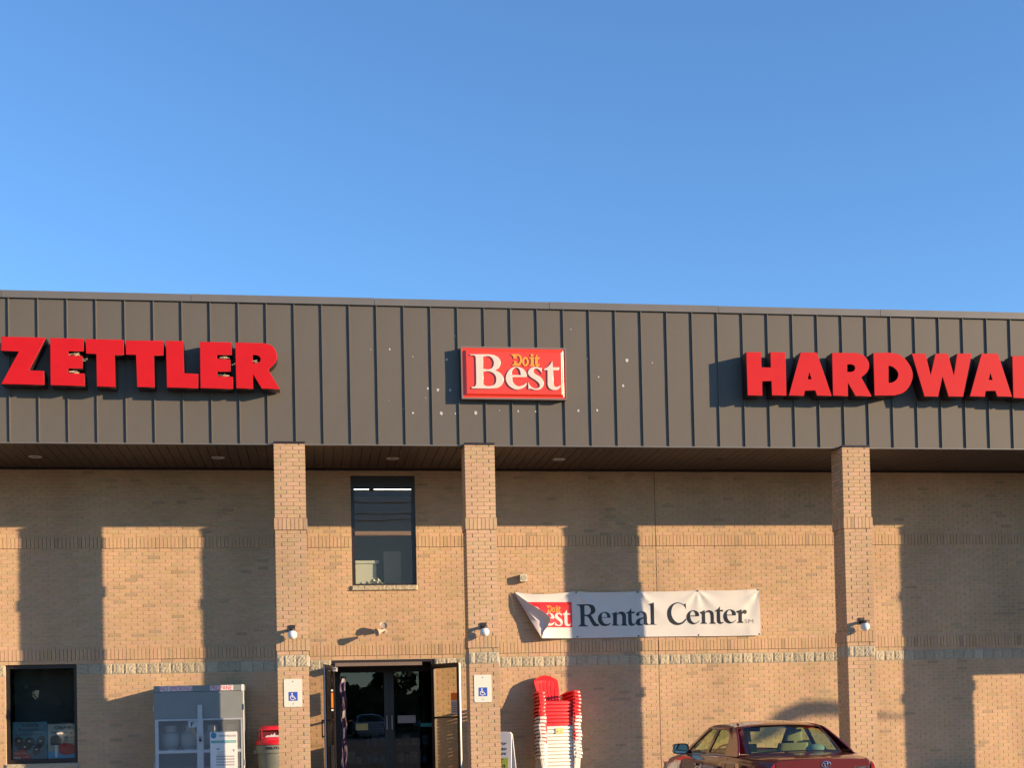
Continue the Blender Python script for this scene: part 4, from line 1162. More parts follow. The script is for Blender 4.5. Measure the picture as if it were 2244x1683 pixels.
lg = [[(3.966, 3.549), (4.82, 3.541), (4.822, 3.064), (4.315, 3.064), (4.31, 3.066), (4.33, 3.118), (4.35, 3.16), (4.355, 3.238), (4.27, 3.328), (4.085, 3.446)]]
drape('logo_field', shape_mesh('logo_field', lg, -0.0004, 0.0004, M['logored'], raw=True), bn, 0.0022)
def clip_left(c):
    """keep only the part of a contour right of the turned-over flap"""
    line = [(3.60, 3.86)] + edge[:10]
    def xl(z):
        best = -9
        for (a, b_) in zip(line[:-1], line[1:]):
            lo, hi = min(a[1], b_[1]), max(a[1], b_[1])
            if lo <= z <= hi and hi > lo:
                t = (z - a[1]) / (b_[1] - a[1]); best = max(best, a[0] + (b_[0] - a[0]) * t)
        return best
    return [(max(p[0], xl(p[1]) - 0.012), p[1]) for p in c]
for k in ('B', 'e', 's', 't'):
    cs = [smooth_contour(c) for c in LOGO_BEST[k]]
    if k == 'B':
        cs = [[(3.968 + 0.09, 3.47), (4.115, 3.462), (4.155, 3.45), (4.19, 3.42), (4.20, 3.386), (4.17, 3.385), (4.09, 3.43)]]
    if k == 'e':
        cs = [clip_left(c) for c in cs]
    drape('letter', shape_mesh('letter', cs, -0.0004, 0.0004, M['banner'], raw=True), bn, 0.0040)
for k in ('D', 'o', 'i', 'i_dot', 't'):
    drape('letter', shape_mesh('letter', LOGO_DOIT[k], -0.0004, 0.0004, M['logoyellow']), bn, 0.0040)
for k in RENTAL:
    drape('letter', shape_mesh('letter', RENTAL[k], -0.0004, 0.0004, M['ink']), bn, 0.0024)
drape('lettering', text_mesh('lettering', 'SM', (8.19, 8.365, 3.10, 3.175), 0, 0.0004, M['greyink']), bn, 0.0024)
for i, g in enumerate(GR):
    for (gx_, gz) in ((g + (0.02 if i == 0 else -0.02 if i == 4 else 0), (3.735, 3.728, 3.718, 3.73, 3.742)[i]), (g - (0.02 if i == 4 else 0), 2.885)):
        if gz < 3 and i == 0: continue
        m = MB(); y = bsurf(gx_, gz)
        m.lathe([(0.004, 0.004), (0.012, 0.006), (0.016, 0.003), (0.016, -0.002)], (gx_, y, gz), 12, axis='Y')
        m.lathe([(0.0005, 0.007), (0.007, 0.0065), (0.007, 0.0)], (gx_, y, gz), 8, axis='Y')
        m.build('eyelet', M['darkmetal'], bn)

# ================================================================ wall fixtures
def globe_light(x, label):
    t = thing('globe_light', label, 'wall lamp', (x, PY, 2.855), group='globe lamps on the brick pillars')
    b = MB(); b.box(-0.045, 0.045, -0.022, 0.0, 0.055, 0.17); b.box(-0.038, 0.038, -0.195, -0.022, 0.082, 0.118)
    b.lathe([(0.001, 0.10), (0.05, 0.098), (0.05, 0.07), (0.038, 0.062)], (0, -0.155, 0), 18)
    b.build('bracket', M['darkmetal'], t)
    b = MB(); b.sphere((0, -0.155, 0), 0.078, 24, 16); b.build('globe', M['globe'], t, True, 0)
globe_light(-0.343, 'small white globe lamp on the left pillar, above its blue wheelchair sign')
globe_light(2.835, 'small white globe lamp on the pillar right of the entrance')
globe_light(9.535, 'small white globe lamp on the right pillar behind the maroon car')

for nm, y, x, z, lb in (('speaker', 0.0, 3.842, 3.932, ''),):
    t = thing('wall_speaker', 'small beige box speaker on the brick wall above the banner', 'speaker', (3.905, 0, 4.0))
    b = MB(); b.box(-0.064, 0.064, -0.125, 0.0, -0.066, 0.066); b.build('box', M['beige'], t)
    b = MB(); b.lathe([(0.001, 0.004), (0.02, 0.006), (0.035, 0.003), (0.048, 0.0065), (0.052, 0.003), (0.052, 0.0)], (0.004, -0.125, 0), 22, axis='Y'); b.build('grille', M['beigegrille'], t, True)
t = thing('floodlight', 'pair of small bell shaped spotlights on the wall above the entrance', 'spotlight', (1.285, 0, 3.045))
b = MB(); b.lathe([(0.001, 0.016), (0.035, 0.014), (0.042, 0.0)], (0.02, 0, 0), 16, axis='Y'); b.bar((0.02, -0.01, 0), (0.01, -0.10, 0.015), 0.025); b.bar((0.01, -0.10, 0.01), (-0.06, -0.16, 0.01), 0.022); b.bar((0.01, -0.10, 0.01), (-0.015, -0.13, 0.04), 0.022)
b.build('bracket', M['lampmetal'], t)
def lamp_head(loc, d):
    h = node('lamp_head', t); h.location = loc
    h.rotation_euler = Vector(d).to_track_quat('Z', 'Y').to_euler()
    b = MB(); b.lathe([(0.001, -0.10), (0.022, -0.10), (0.03, -0.06), (0.045, -0.02), (0.066, 0.05), (0.070, 0.06), (0.064, 0.058), (0.05, 0.03)], (0, 0, 0), 20); b.build('shell', M['lampmetal'], h, True, 60)
    b = MB(); b.lathe([(0.001, 0.028), (0.03, 0.034), (0.052, 0.036)], (0, 0, 0), 18); b.build('lens', M['lens'], h, True, 0)
lamp_head((-0.02, -0.165, 0.075), (0.12, -0.8, 0.30))
lamp_head((-0.10, -0.30, -0.045 + 0.02), (-0.75, -0.5, -0.25))

def can_light(x, lit, label):
    t = thing('recessed_light', label, 'ceiling light', (x, -1.07, SOFF), group='round lights in the soffit')
    b = MB(); b.lathe([(0.075, -0.001), (0.078, -0.008), (0.112, -0.008), (0.115, -0.001)], (0, 0, 0), 24); b.build('trim_ring', M['galv'] if lit else M['darkmetal'], t, True)
    b = MB(); b.lathe([(0.001, -0.004), (0.04, -0.010), (0.06, -0.004), (0.074, -0.003)], (0, 0, 0), 20); b.build('lens', M['lens'] if lit else M['black'], t, True)
for x, l, lb in ((-4.65, 1, 'round light in the dark soffit below the first red letters'), (-1.59, 1, 'round light in the soffit left of the left pillar'), (1.45, 1, 'round light in the soffit above the upper window'),
              (4.45, 1, 'round light in the soffit right of the middle pillar'), (7.44, 0, 'dark unlit round light in the soffit left of the right pillar'), (10.4, 0, 'round light in the soffit beyond the right pillar')):
    can_light(x, l, lb)

def access_sign(x, z, label):
    t = thing('parking_sign', label, 'sign', (x, PY - 0.004, z), group='wheelchair parking signs on the pillars')
    def rr(x0, x1, z0, z1, r): 
        o = []
        for cx, cz, a in ((x1 - r, z1 - r, 0), (x0 + r, z1 - r, 90), (x0 + r, z0 + r, 180), (x1 - r, z0 + r, 270)):
            o += [(cx + r * math.cos(R_(a + 30 * k)), cz + r * math.sin(R_(a + 30 * k))) for k in range(4)]
        return o
    obj('plate', shape_mesh('plate', [rr(-0.148, 0.148, 0, 0.462, 0.02)], -0.004, 0.0, M['plate'], raw=True), t)
    obj('blue_square', shape_mesh('blue_square', [rr(-0.073, 0.073, 0.102, 0.248, 0.003)], -0.006, -0.0042, M['blue'], raw=True), t)
    w = MB()
    def px(u, v): return (-0.073 + u * 0.146, -0.0075, 0.102 + v * 0.146)
    def stroke(pts, wd):
        for a, c in zip(pts[:-1], pts[1:]):
            w.bar(px(*a), px(*c), 0.0025, wd * 0.146, up=(0, 0, 1)) if False else flatbar(w, px(*a), px(*c), wd * 0.146)
    w.add([(p[0], -0.0085, p[1]) for p in ell(px(0.38, 0.81)[0], px(0.38, 0.81)[2], 0.0125, 0.0125, 12)], [tuple(range(12))])
    stroke([(0.38, 0.72), (0.38, 0.42)], 0.10)
    stroke([(0.38, 0.56), (0.55, 0.56)], 0.07)
    stroke([(0.38, 0.42), (0.62, 0.42), (0.73, 0.20), (0.80, 0.23)], 0.085)
    arc = [(0.43 + 0.25 * math.cos(R_(a)), 0.36 + 0.25 * math.sin(R_(a))) for a in range(125, 335, 15)]
    stroke(arc, 0.075)
    w.build('wheelchair_symbol', M['white'], t)
    b = MB()
    for zc in (0.42, 0.05): b.lathe([(0.001, 0.007), (0.006, 0.006), (0.008, 0.003)], (0, -0.003, zc), 8, axis='Y')
    b.build('bolt', M['darkmetal'], t)
def flatbar(w, a, c, wd):
    a, c = Vector(a), Vector(c); d = (c - a).normalized(); n = Vector((-d.z, 0, d.x)) * wd / 2
    e = d * wd * 0.25
    a = a - e; c = c + e
    y = a.y - 0.001 * random.random()
    w.add([(a.x - n.x, y, a.z - n.z), (c.x - n.x, y, c.z - n.z), (c.x + n.x, y, c.z + n.z), (a.x + n.x, y, a.z + n.z)], [(0, 1, 2, 3)])
access_sign(-0.350, 1.672, 'white and blue wheelchair sign on the left pillar')
access_sign(2.802, 1.682, 'white and blue wheelchair sign on the pillar right of the entrance')

# ================================================================ propane cabinet
pc = thing('propane_cabinet', 'grey steel propane exchange cabinet with mesh doors against the wall', 'cabinet', (-2.733, -1.115, WALK_Z), R_(0.4))
pc.scale = (0.962, 0.962, 0.962)
CW, CD, CH = 1.56, 1.10, 2.032
b = MB()
b.box(0, CW, 0, 0.02, CH - 0.615, CH - 0.112); b.box(0, CW + 0.012, -0.012, CD, CH - 0.105, CH)
b.box(0, 0.02, 0.021, CD, 0.05, CH - 0.106); b.box(CW - 0.02, CW, 0.021, CD, 0.05, CH - 0.106); b.box(0.021, CW - 0.021, CD - 0.015, CD, 0.05, CH - 0.106)
b.box(0.021, CW - 0.021, 0.03, CD - 0.016, 0.05, 0.08); b.box(0.021, CW - 0.021, 0.03, CD - 0.016, CH - 1.20, CH - 1.18)
for fx in (0.0, CW - 0.06): b.box(fx, fx + 0.06, 0.0, 0.06, 0, 0.05); b.box(fx, fx + 0.06, CD - 0.06, CD, 0, 0.05)
b.build('body', M['greysteel'], pc)
b = MB(); b.box(CW + 0.001, CW + 0.014, 0.002, 0.04, 0.06, CH - 0.11); b.box(CW - 0.025, CW + 0.02, -0.016, 0.05, CH - 0.11, CH + 0.004); b.build('corner_angle', M['white'], pc)
for side, (xa, xb) in enumerate(((0.012, 0.795), (0.805, 1.548))):
    d = node('door', pc)
    z1 = CH - 0.60
    b = MB()
    iL, iR = (0.062, 0.055) if side == 0 else (0.052, 0.033)
    b.box(xa, xa + iL, -0.03, -0.001, 0.06, z1); b.box(xb - iR, xb, -0.03, -0.001, 0.06, z1)
    b.box(xa + iL, xb - iR, -0.028, -0.002, z1 - 0.028, z1); b.box(xa + iL, xb - iR, -0.028, -0.002, CH - 1.21, CH - 1.155); b.box(xa + iL, xb - iR, -0.028, -0.002, 0.06, 0.10)
    b.build('frame', M['galv'], d)
    b = MB()
    X0, X1 = xa + iL, xb - iR
    for (Z0, Z1) in ((CH - 1.155, z1 - 0.028), (0.10, CH - 1.21)):
        st = 0.028; H = Z1 - Z0; W_ = X1 - X0; sl = 2.0
        for sgn in (1, -1):
            k = -int(H / sl / st) - 1
            while X0 + k * st < X1 + H / sl:
                xs_ = X0 + k * st if sgn == 1 else X0 + k * st
                xe_ = xs_ + sgn * H / sl
                pa, pb = (xs_, Z0), (xe_, Z1)
                # clip to the opening
                t0, t1 = 0.0, 1.0
                dx = pb[0] - pa[0]
                for lim, s_ in ((X0, 1), (X1, -1)):
                    va, vb = s_ * (pa[0] - lim), s_ * (pb[0] - lim)
                    if va < 0 and vb < 0: t0, t1 = 1, 0
                    elif va < 0: t0 = max(t0, va / (va - vb))
                    elif vb < 0: t1 = min(t1, va / (va - vb))
                if t1 - t0 > 0.01:
                    b.bar((pa[0] + dx * t0, -0.014 - 0.002 * sgn, Z0 + H * t0), (pa[0] + dx * t1, -0.014 - 0.002 * sgn, Z0 + H * t1), 0.010, 0.003)
                k += 1
    tag(b.build('wire_mesh', M['wiremesh'], d), kind='stuff')
b = MB(); b.box(0.757, 0.843, -0.034, -0.0305, 0.06, CH - 0.35); b.build('centre_post', M['galv'], pc)
b = MB(); b.box(0.782, 0.822, -0.062, -0.036, CH - 1.01, CH - 0.965); b.tube([(0.788, -0.05, CH - 0.966), (0.788, -0.05, CH - 0.935), (0.802, -0.05, CH - 0.92), (0.816, -0.05, CH - 0.935), (0.816, -0.05, CH - 0.966)], 0.005, 6); b.build('padlock', M['black'], pc)
b = MB()
for zc in (CH - 0.40, CH - 1.4): b.box(-0.014, 0.0, -0.02, 0.02, zc - 0.05, zc + 0.05); b.box(CW + 0.0145, CW + 0.024, -0.02, 0.03, zc - 0.05, zc + 0.05)
b.build('hinge', M['galv'], pc)
b = MB(); b.box(0.107, 0.672, -0.0145, -0.0125, CH - 0.098, CH - 0.006); s = b.build('label_strip', M['stickerpink'], pc)
obj('lettering', text_mesh('lettering', 'NO SMOKING', (0.118, 0.662, CH - 0.092, CH - 0.012), -0.0148, 0.001, M['stickerred'], 0.0), s)
b = MB(); b.box(0.985, 1.392, -0.0145, -0.0125, CH - 0.098, CH - 0.006); s = b.build('label_strip', M['stickerpink'], pc)
obj('lettering', text_mesh('lettering', 'PROPANE', (1.0, 1.368, CH - 0.092, CH - 0.012), -0.0148, 0.001, M['stickerred'], 0.0), s)
s = node('notice_panel', pc)
b = MB(); b.box(0.972, 1.452, -0.040, -0.034, CH - 1.62, CH - 0.845); b.build('board', M['white'], s)
b = MB(); b.add([(p[0], -0.0415, p[1]) for p in ell(1.035, CH - 0.905, 0.05, 0.055)], [tuple(range(20))]); b.build('logo_disc', M['printblue'], s)
b = MB(); b.add([(p[0], -0.043, p[1]) for p in ell(1.045, CH - 0.895, 0.018, 0.035, 12)], [tuple(range(12))]); b.build('logo_drop', M['teal'], s)
obj('lettering', text_mesh('lettering', 'MATHESON', (1.13, 1.425, CH - 0.935, CH - 0.90), -0.0405, 0.001, M['ink'], 0.0), s)
b = MB(); b.box(0.99, 1.43, -0.0415, -0.0403, CH - 1.045, CH - 1.0); b.build('teal_bar', M['teal'], s)
obj('lettering', text_mesh('lettering', 'CYLINDER EXCHANGE', (1.005, 1.415, CH - 1.035, CH - 1.012), -0.0418, 0.001, M['white'], 0.004), s)
b = MB()
for i in range(7):
    b.box(1.09, 1.20 if i % 2 else 1.23, -0.0415, -0.0404, CH - 1.205 - i * 0.022, CH - 1.20 - i * 0.022)
b.box(1.085, 1.135, -0.0415, -0.0404, CH - 1.165, CH - 1.14)
for i in range(4):
    for q in range(9): b.box(1.08 + q * 0.036, 1.104 + q * 0.036, -0.0415, -0.0404, CH - 1.30 - i * 0.05, CH - 1.275 - i * 0.05)
b.add([(1.36, -0.0415, CH - 1.165), (1.405, -0.0415, CH - 1.165), (1.385, -0.0415, CH - 1.215)], [(0, 2, 1)])
tag(b.build('small_print', M['greyink'], s), kind='stuff')
b = MB(); b.box(0.595, 0.738, -0.020, -0.010, CH - 0.755, CH - 0.635); s = b.build('small_plate', M['galv'], pc)
obj('lettering', text_mesh('lettering', 'F', (0.64, 0.70, CH - 0.735, CH - 0.655), -0.0205, 0.001, M['ink'], 0.01), s)
# cylinders standing inside
def tank():
    t = thing('propane_cylinder', 'white propane cylinder', 'gas cylinder', (0, 0, 0), group='propane cylinders in the cabinet')
    b = MB(); b.lathe([(0.001, 0.035), (0.10, 0.045), (0.142, 0.09), (0.15, 0.13), (0.15, 0.25), (0.142, 0.29), (0.10, 0.335), (0.03, 0.355), (0.001, 0.356)], (0, 0, 0), 20); b.lathe([(0.11, 0.0), (0.112, 0.05)], (0, 0, 0), 20); b.build('body', M['tank'], t, True, 60)
    b = MB(); b.lathe([(0.10, 0.335), (0.105, 0.34), (0.105, 0.44), (0.10, 0.445), (0.097, 0.44), (0.097, 0.34)], (0, 0, 0), 20, skip=lambda i, k: k % 10 in (0, 1, 2)); b.build('collar', M['tank'], t, True)
    b = MB(); b.lathe([(0.018, 0.355), (0.018, 0.40), (0.03, 0.405), (0.03, 0.42), (0.001, 0.422)], (0, 0, 0), 10); b.build('valve', M['darkmetal'], t)
    return t
t0 = tank(); first = True
spots = [(x, z, r) for z, r in ((CH - 1.18, 'upper'), (0.08, 'lower')) for x in (0.24, 0.58, 0.97, 1.31)]
nm_ = ['far left', 'second from the left', 'third from the left', 'far right']
for i, (x, z, r) in enumerate(spots):
    o = t0 if first else copy_tree(t0); first = False
    o.location = (-2.733 + x * .962, -1.115 + 0.36, WALK_Z + z * .962 + 0.002)
    o['label'] = 'white propane cylinder on the %s shelf of the cabinet, %s' % (r, nm_[i % 4])

# ================================================================ rubbish bin
tc = thing('trash_can', 'grey plastic trash can with a red hooded lid behind the left pillar', 'bin', (-0.735, -0.62, WALK_Z))
b = MB()
b.lathe([(0.001, 0.0), (0.235, 0.0), (0.245, 0.02), (0.285, 0.72), (0.288, 0.74), (0.312, 0.745), (0.318, 0.80), (0.318, 0.86), (0.308, 0.885), (0.292, 0.888)], (0, 0, 0), 32)
b.build('barrel', M['canbody'], tc, True, 35)
b = MB()
for s_ in (-1, 1):
    b.box(s_ * 0.315 - 0.03, s_ * 0.315 + 0.03, -0.08, 0.08, 0.735, 0.80)
b.build('handle', M['canbody'], tc)
def sq(r, a):   # rounded square plan of the hood
    c, s_ = math.cos(a), math.sin(a); e = 0.30
    return (r * math.copysign(abs(c) ** (1 - e), c), r * math.copysign(abs(s_) ** (1 - e), s_))
b = MB(); n = 48
prof = [(0.322, 0.893), (0.326, 0.93), (0.31, 0.945), (0.272, 0.965), (0.262, 1.02), (0.255, 1.15), (0.25, 1.17), (0.235, 1.205), (0.19, 1.222), (0.001, 1.228)]
vs_ = []
for j, (r, z) in enumerate(prof):
    for k in range(n):
        a = 2 * math.pi * k / n
        q = sq(r, a) if j > 2 else (r * math.cos(a), r * math.sin(a))
        vs_.append((q[0], q[1], z))
fs_ = []
for j in range(len(prof) - 1):
    for k in range(n):
        ang = (k + 0.5) / n * 360
        if j in (4,) and 232 < ang < 308: continue
        fs_.append((j * n + k, j * n + (k + 1) % n, (j + 1) * n + (k + 1) % n, (j + 1) * n + k))
b.add(vs_, fs_)
b.box(-0.20, 0.20, -0.259, -0.245, 1.012, 1.022); b.box(-0.20, -0.188, -0.262, -0.243, 1.022, 1.15); b.box(0.188, 0.20, -0.262, -0.243, 1.022, 1.15); b.box(-0.20, 0.20, -0.262, -0.243, 1.148, 1.158)
b.build('lid', M['canred'], tc, True, 35)
b = MB(); b.box(-0.235, 0.235, -0.20, 0.235, 0.90, 1.16); b.build('lid_inside', M['candark'], tc)
b = MB()
for i in range(6):
    x = -0.10 + 0.05 * i; b.add([(x - 0.04, -0.225, 1.024), (x + 0.05, -0.235, 1.028), (x + 0.03, -0.215, 1.06 + 0.02 * (i % 3)), (x - 0.02, -0.21, 1.05)], [(0, 1, 2, 3)])
tag(b.build('paper_rubbish', M['stickerpink']), 'crumpled paper in the red trash can opening', 'rubbish').location = (-0.735, -0.62, WALK_Z)
def wrapc(r, zoff=0.0): return lambda x, y, z: (r * math.sin(x / r), -r * math.cos(x / r) + y, z)
obj('lettering', text_mesh('lettering', 'BRUTE', (-0.14, 0.14, 0.81, 0.855), 0, 0.002, M['ink'], 0.03, fn=wrapc(0.321)), tc)

# ================================================================ folding sidewalk sign
af = thing('sandwich_board', 'white folding sandwich board with key cutting message beside the pillar', 'sign board', (3.19, -1.0, WALK_Z), R_(-25))
def panel(y0, y1, nm):
    pn = node('board', af)
    W2, H = 0.305, 1.03
    th = math.atan2(y1 - y0, H)
    pn.location = (0, y0, 0); pn.rotation_euler = (-th, 0, 0)
    c = [[(-W2 - 0.03, 0, 0), (W2 + 0.03, 0, 0), (W2, H - 0.04, 0), (W2 - 0.04, H, 1), (-W2 + 0.04, H, 1), (-W2, H - 0.04, 0)]]
    obj('sheet', shape_mesh('sheet', c, -0.012, 0.012, M['white'], bevel=0.005), pn)
    return pn
f = panel(-0.20, 0.0, 'front'); g = panel(0.235, 0.035, 'back')
for i, (tx, x0, x1, z0, z1, mm) in enumerate((('Security', -0.24, 0.235, 0.795, 0.855, 'ink'), ('Auto', -0.02, 0.225, 0.70, 0.765, 'ink'), ('Keys', -0.03, 0.22, 0.60, 0.68, 'ink'))):
    obj('lettering', text_mesh('lettering', tx, (x0, x1, z0, z1), -0.0135, 0.001, M[mm], 0.018, 0.15), f)
b = MB(); b.box(-0.25, 0.262, -0.0150, -0.0128, 0.345, 0.565); b.build('lime_field', M['lime'], f)
obj('lettering', text_mesh('lettering', 'CUT', (-0.03, 0.17, 0.478, 0.55), -0.0153, 0.001, M['ink'], 0.02), f)
obj('lettering', text_mesh('lettering', 'HERE!', (-0.10, 0.21, 0.365, 0.445), -0.0153, 0.001, M['ink'], 0.02), f)
b = MB(); b.box(-0.25, 0.262, -0.0150, -0.0128, 0.10, 0.335); b.build('navy_field', M['navy'], f)

# ================================================================ stack of plastic chairs
def chair_meshes(m):
    out = {}
    def lean(x, y, z):       # back panel: x, z flat -> leaned back and slightly hollow
        a = R_(24); h = z
        return (x, 0.14 + h * math.sin(a) + y * math.cos(a) - 0.35 * x * x, 0.25 + h * math.cos(a) - y * math.sin(a))
    H = 0.665
    o = [(-0.17, 0, 0), (0.17, 0, 0), (0.222, 0.40, 0), (0.232, 0.545, 1), (0.17, 0.605, 1), (0.085, 0.65, 1), (0, H, 1), (-0.085, 0.65, 1), (-0.17, 0.605, 1), (-0.232, 0.545, 1), (-0.222, 0.40, 0)]
    cs = [o]
    for i in range(5):
        xb = -0.112 + 0.056 * i; k = 1.33
        cs.append([(xb - 0.005, 0.11, 0), (xb + 0.005, 0.11, 0), (xb * k + 0.0055, 0.55 - abs(i - 2) * 0.02, 0), (xb * k - 0.0055, 0.55 - abs(i - 2) * 0.02, 0)])
    out['backrest'] = shape_mesh('backrest', cs, -0.008, 0.008, m, bevel=0.003, fn=lean)
    b = MB()
    n = 8      # seat pan of slats from front lip down to the back
    for i in range(7):
        t0, t1 = i / 7 + 0.008, (i + 1) / 7 - 0.012
        def P(t, x): return (x, -0.31 + 0.47 * t, 0.375 - 0.135 * t - 0.018 * math.sin(math.pi * t) - 0.02 * (1 - (x / 0.25) ** 2) * 0.5)
        w = 0.25 - 0.05 * (i / 7)
        rows = [[P(t, -w + 2 * w * q / 6) for q in range(7)] for t in (t0, (t0 + t1) / 2, t1)]
        b.grid(rows, flip=False)
        b.grid([[(p[0], p[1], p[2] - 0.012) for p in r] for r in rows], flip=True)
    b.build
    out['seat'] = b.mesh('seat', m, True, 40)
    b = MB()   # front apron: rolled lip, three slats
    prof = [(-0.290, 0.377), (-0.307, 0.374), (-0.318, 0.362), (-0.322, 0.345), (-0.323, 0.318)]
    rows = [[(0.255 * (q / 8 * 2 - 1), y - 0.012 * (1 - (q / 4 - 1) ** 2), z) for q in range(9)] for y, z in prof]
    b.grid(rows, flip=True)
    b.grid([[(p[0], p[1] + 0.007, p[2] - 0.001) for p in r] for r in rows])
    out['apron'] = b.mesh('apron', m, True, 60)
    for s in (-1, 1):
        b = MB()
        rows = []
        pts = [(-0.40, 0.285, 0.395, 0.548), (-0.385, 0.280, 0.400, 0.558), (-0.20, 0.275, 0.392, 0.552), (0.0, 0.258, 0.365, 0.530), (0.14, 0.235, 0.320, 0.495), (0.20, 0.215, 0.275, 0.462)]
        for y, xi, xo, z in pts:
            rows.append([(s * (xi - 0.004), y, z - 0.026), (s * xi, y, z), (s * (xi + xo) / 2, y, z + 0.004), (s * xo, y, z - 0.002), (s * (xo + 0.005), y, z - 0.034)])
        b.grid(rows, flip=(s < 0)); b.grid([[(p[0] * 0.992, p[1], p[2] - 0.007) for p in r] for r in rows], flip=(s > 0))
        b.add([rows[0][i] for i in range(5)] + [(rows[0][i][0], rows[0][i][1] - 0.004, rows[0][i][2] - 0.034) for i in range(5)], [(i, i + 1, i + 6, i + 5) for i in range(4)])
        out['armrest', s] = b.mesh('armrest', m, True, 50)
        b = MB()   # front leg: broad panel tapering to the foot, angle section
        fr = [(0.286, 0.380, -0.366, 0.522), (0.276, 0.362, -0.372, 0.36), (0.268, 0.345, -0.378, 0.18), (0.262, 0.325, -0.383, 0.0)]
        rows = [[(s * xi, y + 0.004, z) for xi, xo, y, z in fr], [(s * xo, y - 0.002, z) for xi, xo, y, z in fr]]
        b.grid(rows, flip=(s < 0)); b.grid([[(p[0], p[1] + 0.006, p[2]) for p in r] for r in rows], flip=(s > 0))
        rows = [[(s * xo, y - 0.002, z) for xi, xo, y, z in fr], [(s * (xo - 0.004), y + 0.07 - 0.05 * (0.52 - z), z) for xi, xo, y, z in fr]]
        b.grid(rows, flip=(s < 0)); b.grid([[(p[0] - s * 0.006, p[1], p[2]) for p in r] for r in rows], flip=(s > 0))
        out['leg', s] = b.mesh('leg', m, True, 40)
        b = MB()   # rear leg
        b.bar((s * 0.215, 0.10, 0.30), (s * 0.235, 0.33, 0.0), 0.045, 0.03)
        out['rear_leg', s] = b.mesh('rear_leg', m)
    return out
cm = {'red': chair_meshes(M['chairred']), 'white': chair_meshes(M['chairwhite'])}
def new_chair(kind):
    t = thing('adirondack_chair', kind, 'chair', group='plastic chairs stacked by the wall')
    for k, me in cm[kind].items():
        nm = k if isinstance(k, str) else k[0]
        obj(nm.replace('rear_', ''), me, t)
    return t
NR, NW, PITCH = 7, 12, 0.0655
proto = {'red': new_chair('red'), 'white': new_chair('white')}
used = set()
ordw = ['topmost', 'second', 'third', 'fourth', 'fifth', 'sixth', 'seventh', 'eighth', 'ninth', 'tenth', 'eleventh', 'bottom']
TOTAL = NR + NW
for i in range(TOTAL):
    kind = 'white' if i < NW else 'red'
    c = proto[kind] if kind not in used else copy_tree(proto[kind]); used.add(kind)
    zz = WALK_Z + i * PITCH
    lean_ = 0.0012 * i
    c.location = (4.335 + 0.010 * math.sin(i * 1.3) + random.uniform(-0.002, 0.002), -0.50 + random.uniform(-0.002, 0.002), zz)
    c.rotation_euler = (random.uniform(-0.003, 0.003), 0, R_(9 + random.uniform(-0.5, 0.5)))
    if kind == 'red':
        c['label'] = ('topmost red plastic chair, at the top of the whole stack' if i == TOTAL - 1 else '%s red plastic chair from the top of the stack' % ordw[TOTAL - 1 - i])
    else:
        k = NW - 1 - i
        c['label'] = ('topmost white plastic chair, directly under the red chairs' if k == 0 else 'lowest white plastic chair, standing on the sidewalk' if i == 0 else '%s white plastic chair counting down from the red ones' % ordw[k])
tg = thing('price_label', 'yellow paper label on the front of the topmost white stacked chair', 'label', (4.335, -0.50, WALK_Z + (NW - 1) * PITCH), R_(9))
b = MB(); b.box(-0.08, 0.07, -0.348, -0.3415, 0.235, 0.34); b.build('paper', M['labelyellow'], tg)
b = MB()
for i in range(3): b.box(0.0, 0.05, -0.3495, -0.3482, 0.26 + i * 0.02, 0.256 + i * 0.02)
b.add([(-0.07, -0.3495, 0.26), (-0.035, -0.3495, 0.26), (-0.05, -0.3495, 0.32)], [(0, 1, 2)])
b.build('print', M['greyink'], tg)

# ================================================================ maroon sedan, nose to the shop
car = thing('parked_car', 'dark maroon four door sedan parked nose in, front of the right pillar', 'car', (6.117, -9.175, -0.05), 0.0096)
car.scale = (0.987, 0.987, 0.987)
def interp(tab, x):
    for (a, *va), (b_, *vb) in zip(tab[:-1], tab[1:]):
        if a <= x <= b_:
            t = (x - a) / (b_ - a) if b_ > a else 0
            t = t * t * (3 - 2 * t) * 0.5 + t * 0.5
            return [p + (q - p) * t for p, q in zip(va, vb)]
    return list(tab[-1][1:] if x > tab[-1][0] else tab[0][1:])
#      f     w     hs    hc
TAB = [(0.02, .685, .885, .925), (0.10, .72, .905, .945), (0.35, .805, .935, .972), (0.9, .860, .968, 1.0), (1.5, .888, .968, 1.0), (2.3, .89, .958, 0.99), (3.25, .885, .945, .985),
       (3.5, .88, .925, .965), (4.1, .855, .865, .905), (4.5, .80, .78, .80), (4.7, .70, .66, .665), (4.76, .60, .56, .56)]
def profile(f, cabin):
    w, hs, hc = interp(TAB, f)
    P = [(w - 0.07, .20), (w - 0.015, .33), (w, .50), (w + .002, .64), (w - .006, .76), (w - .022, hs - .10), (w - .050, hs - .035), (w - .088, hs - .006), (w - .12, hs)]
    if cabin:
        P += [(w - .15, hs - .012), (w - .17, .60), (w - .4, .58), (0.0, .58)]
    else:
        P += [(w - .17, hs + (hc - hs) * .30), (w * .6, hs + (hc - hs) * .72), (w * .3, hs + (hc - hs) * .93), (0.0, hc)]
    full = [(-a, f, b_) for a, b_ in P] + [(a, f, b_) for a, b_ in reversed(P[:-1])]
    return full
st = [0.02, .05, .10, .16, .24, .35, .5, .65, .8, .93]
st2 = [.94] + [1.0 + .1 * i for i in range(24)] + [3.36]
st3 = [3.37, 3.45, 3.55, 3.7, 3.85, 4.0, 4.15, 4.3, 4.42, 4.52, 4.6, 4.66, 4.7, 4.735, 4.76]
rows = [profile(f, False) for f in st] + [profile(f, True) for f in st2] + [profile(f, False) for f in st3]
b = MB(); b.grid(rows, flip=True)
n = len(rows[0])
b.add(rows[0], [tuple(range(n))]); b.add(rows[-1], [tuple(reversed(range(n)))])
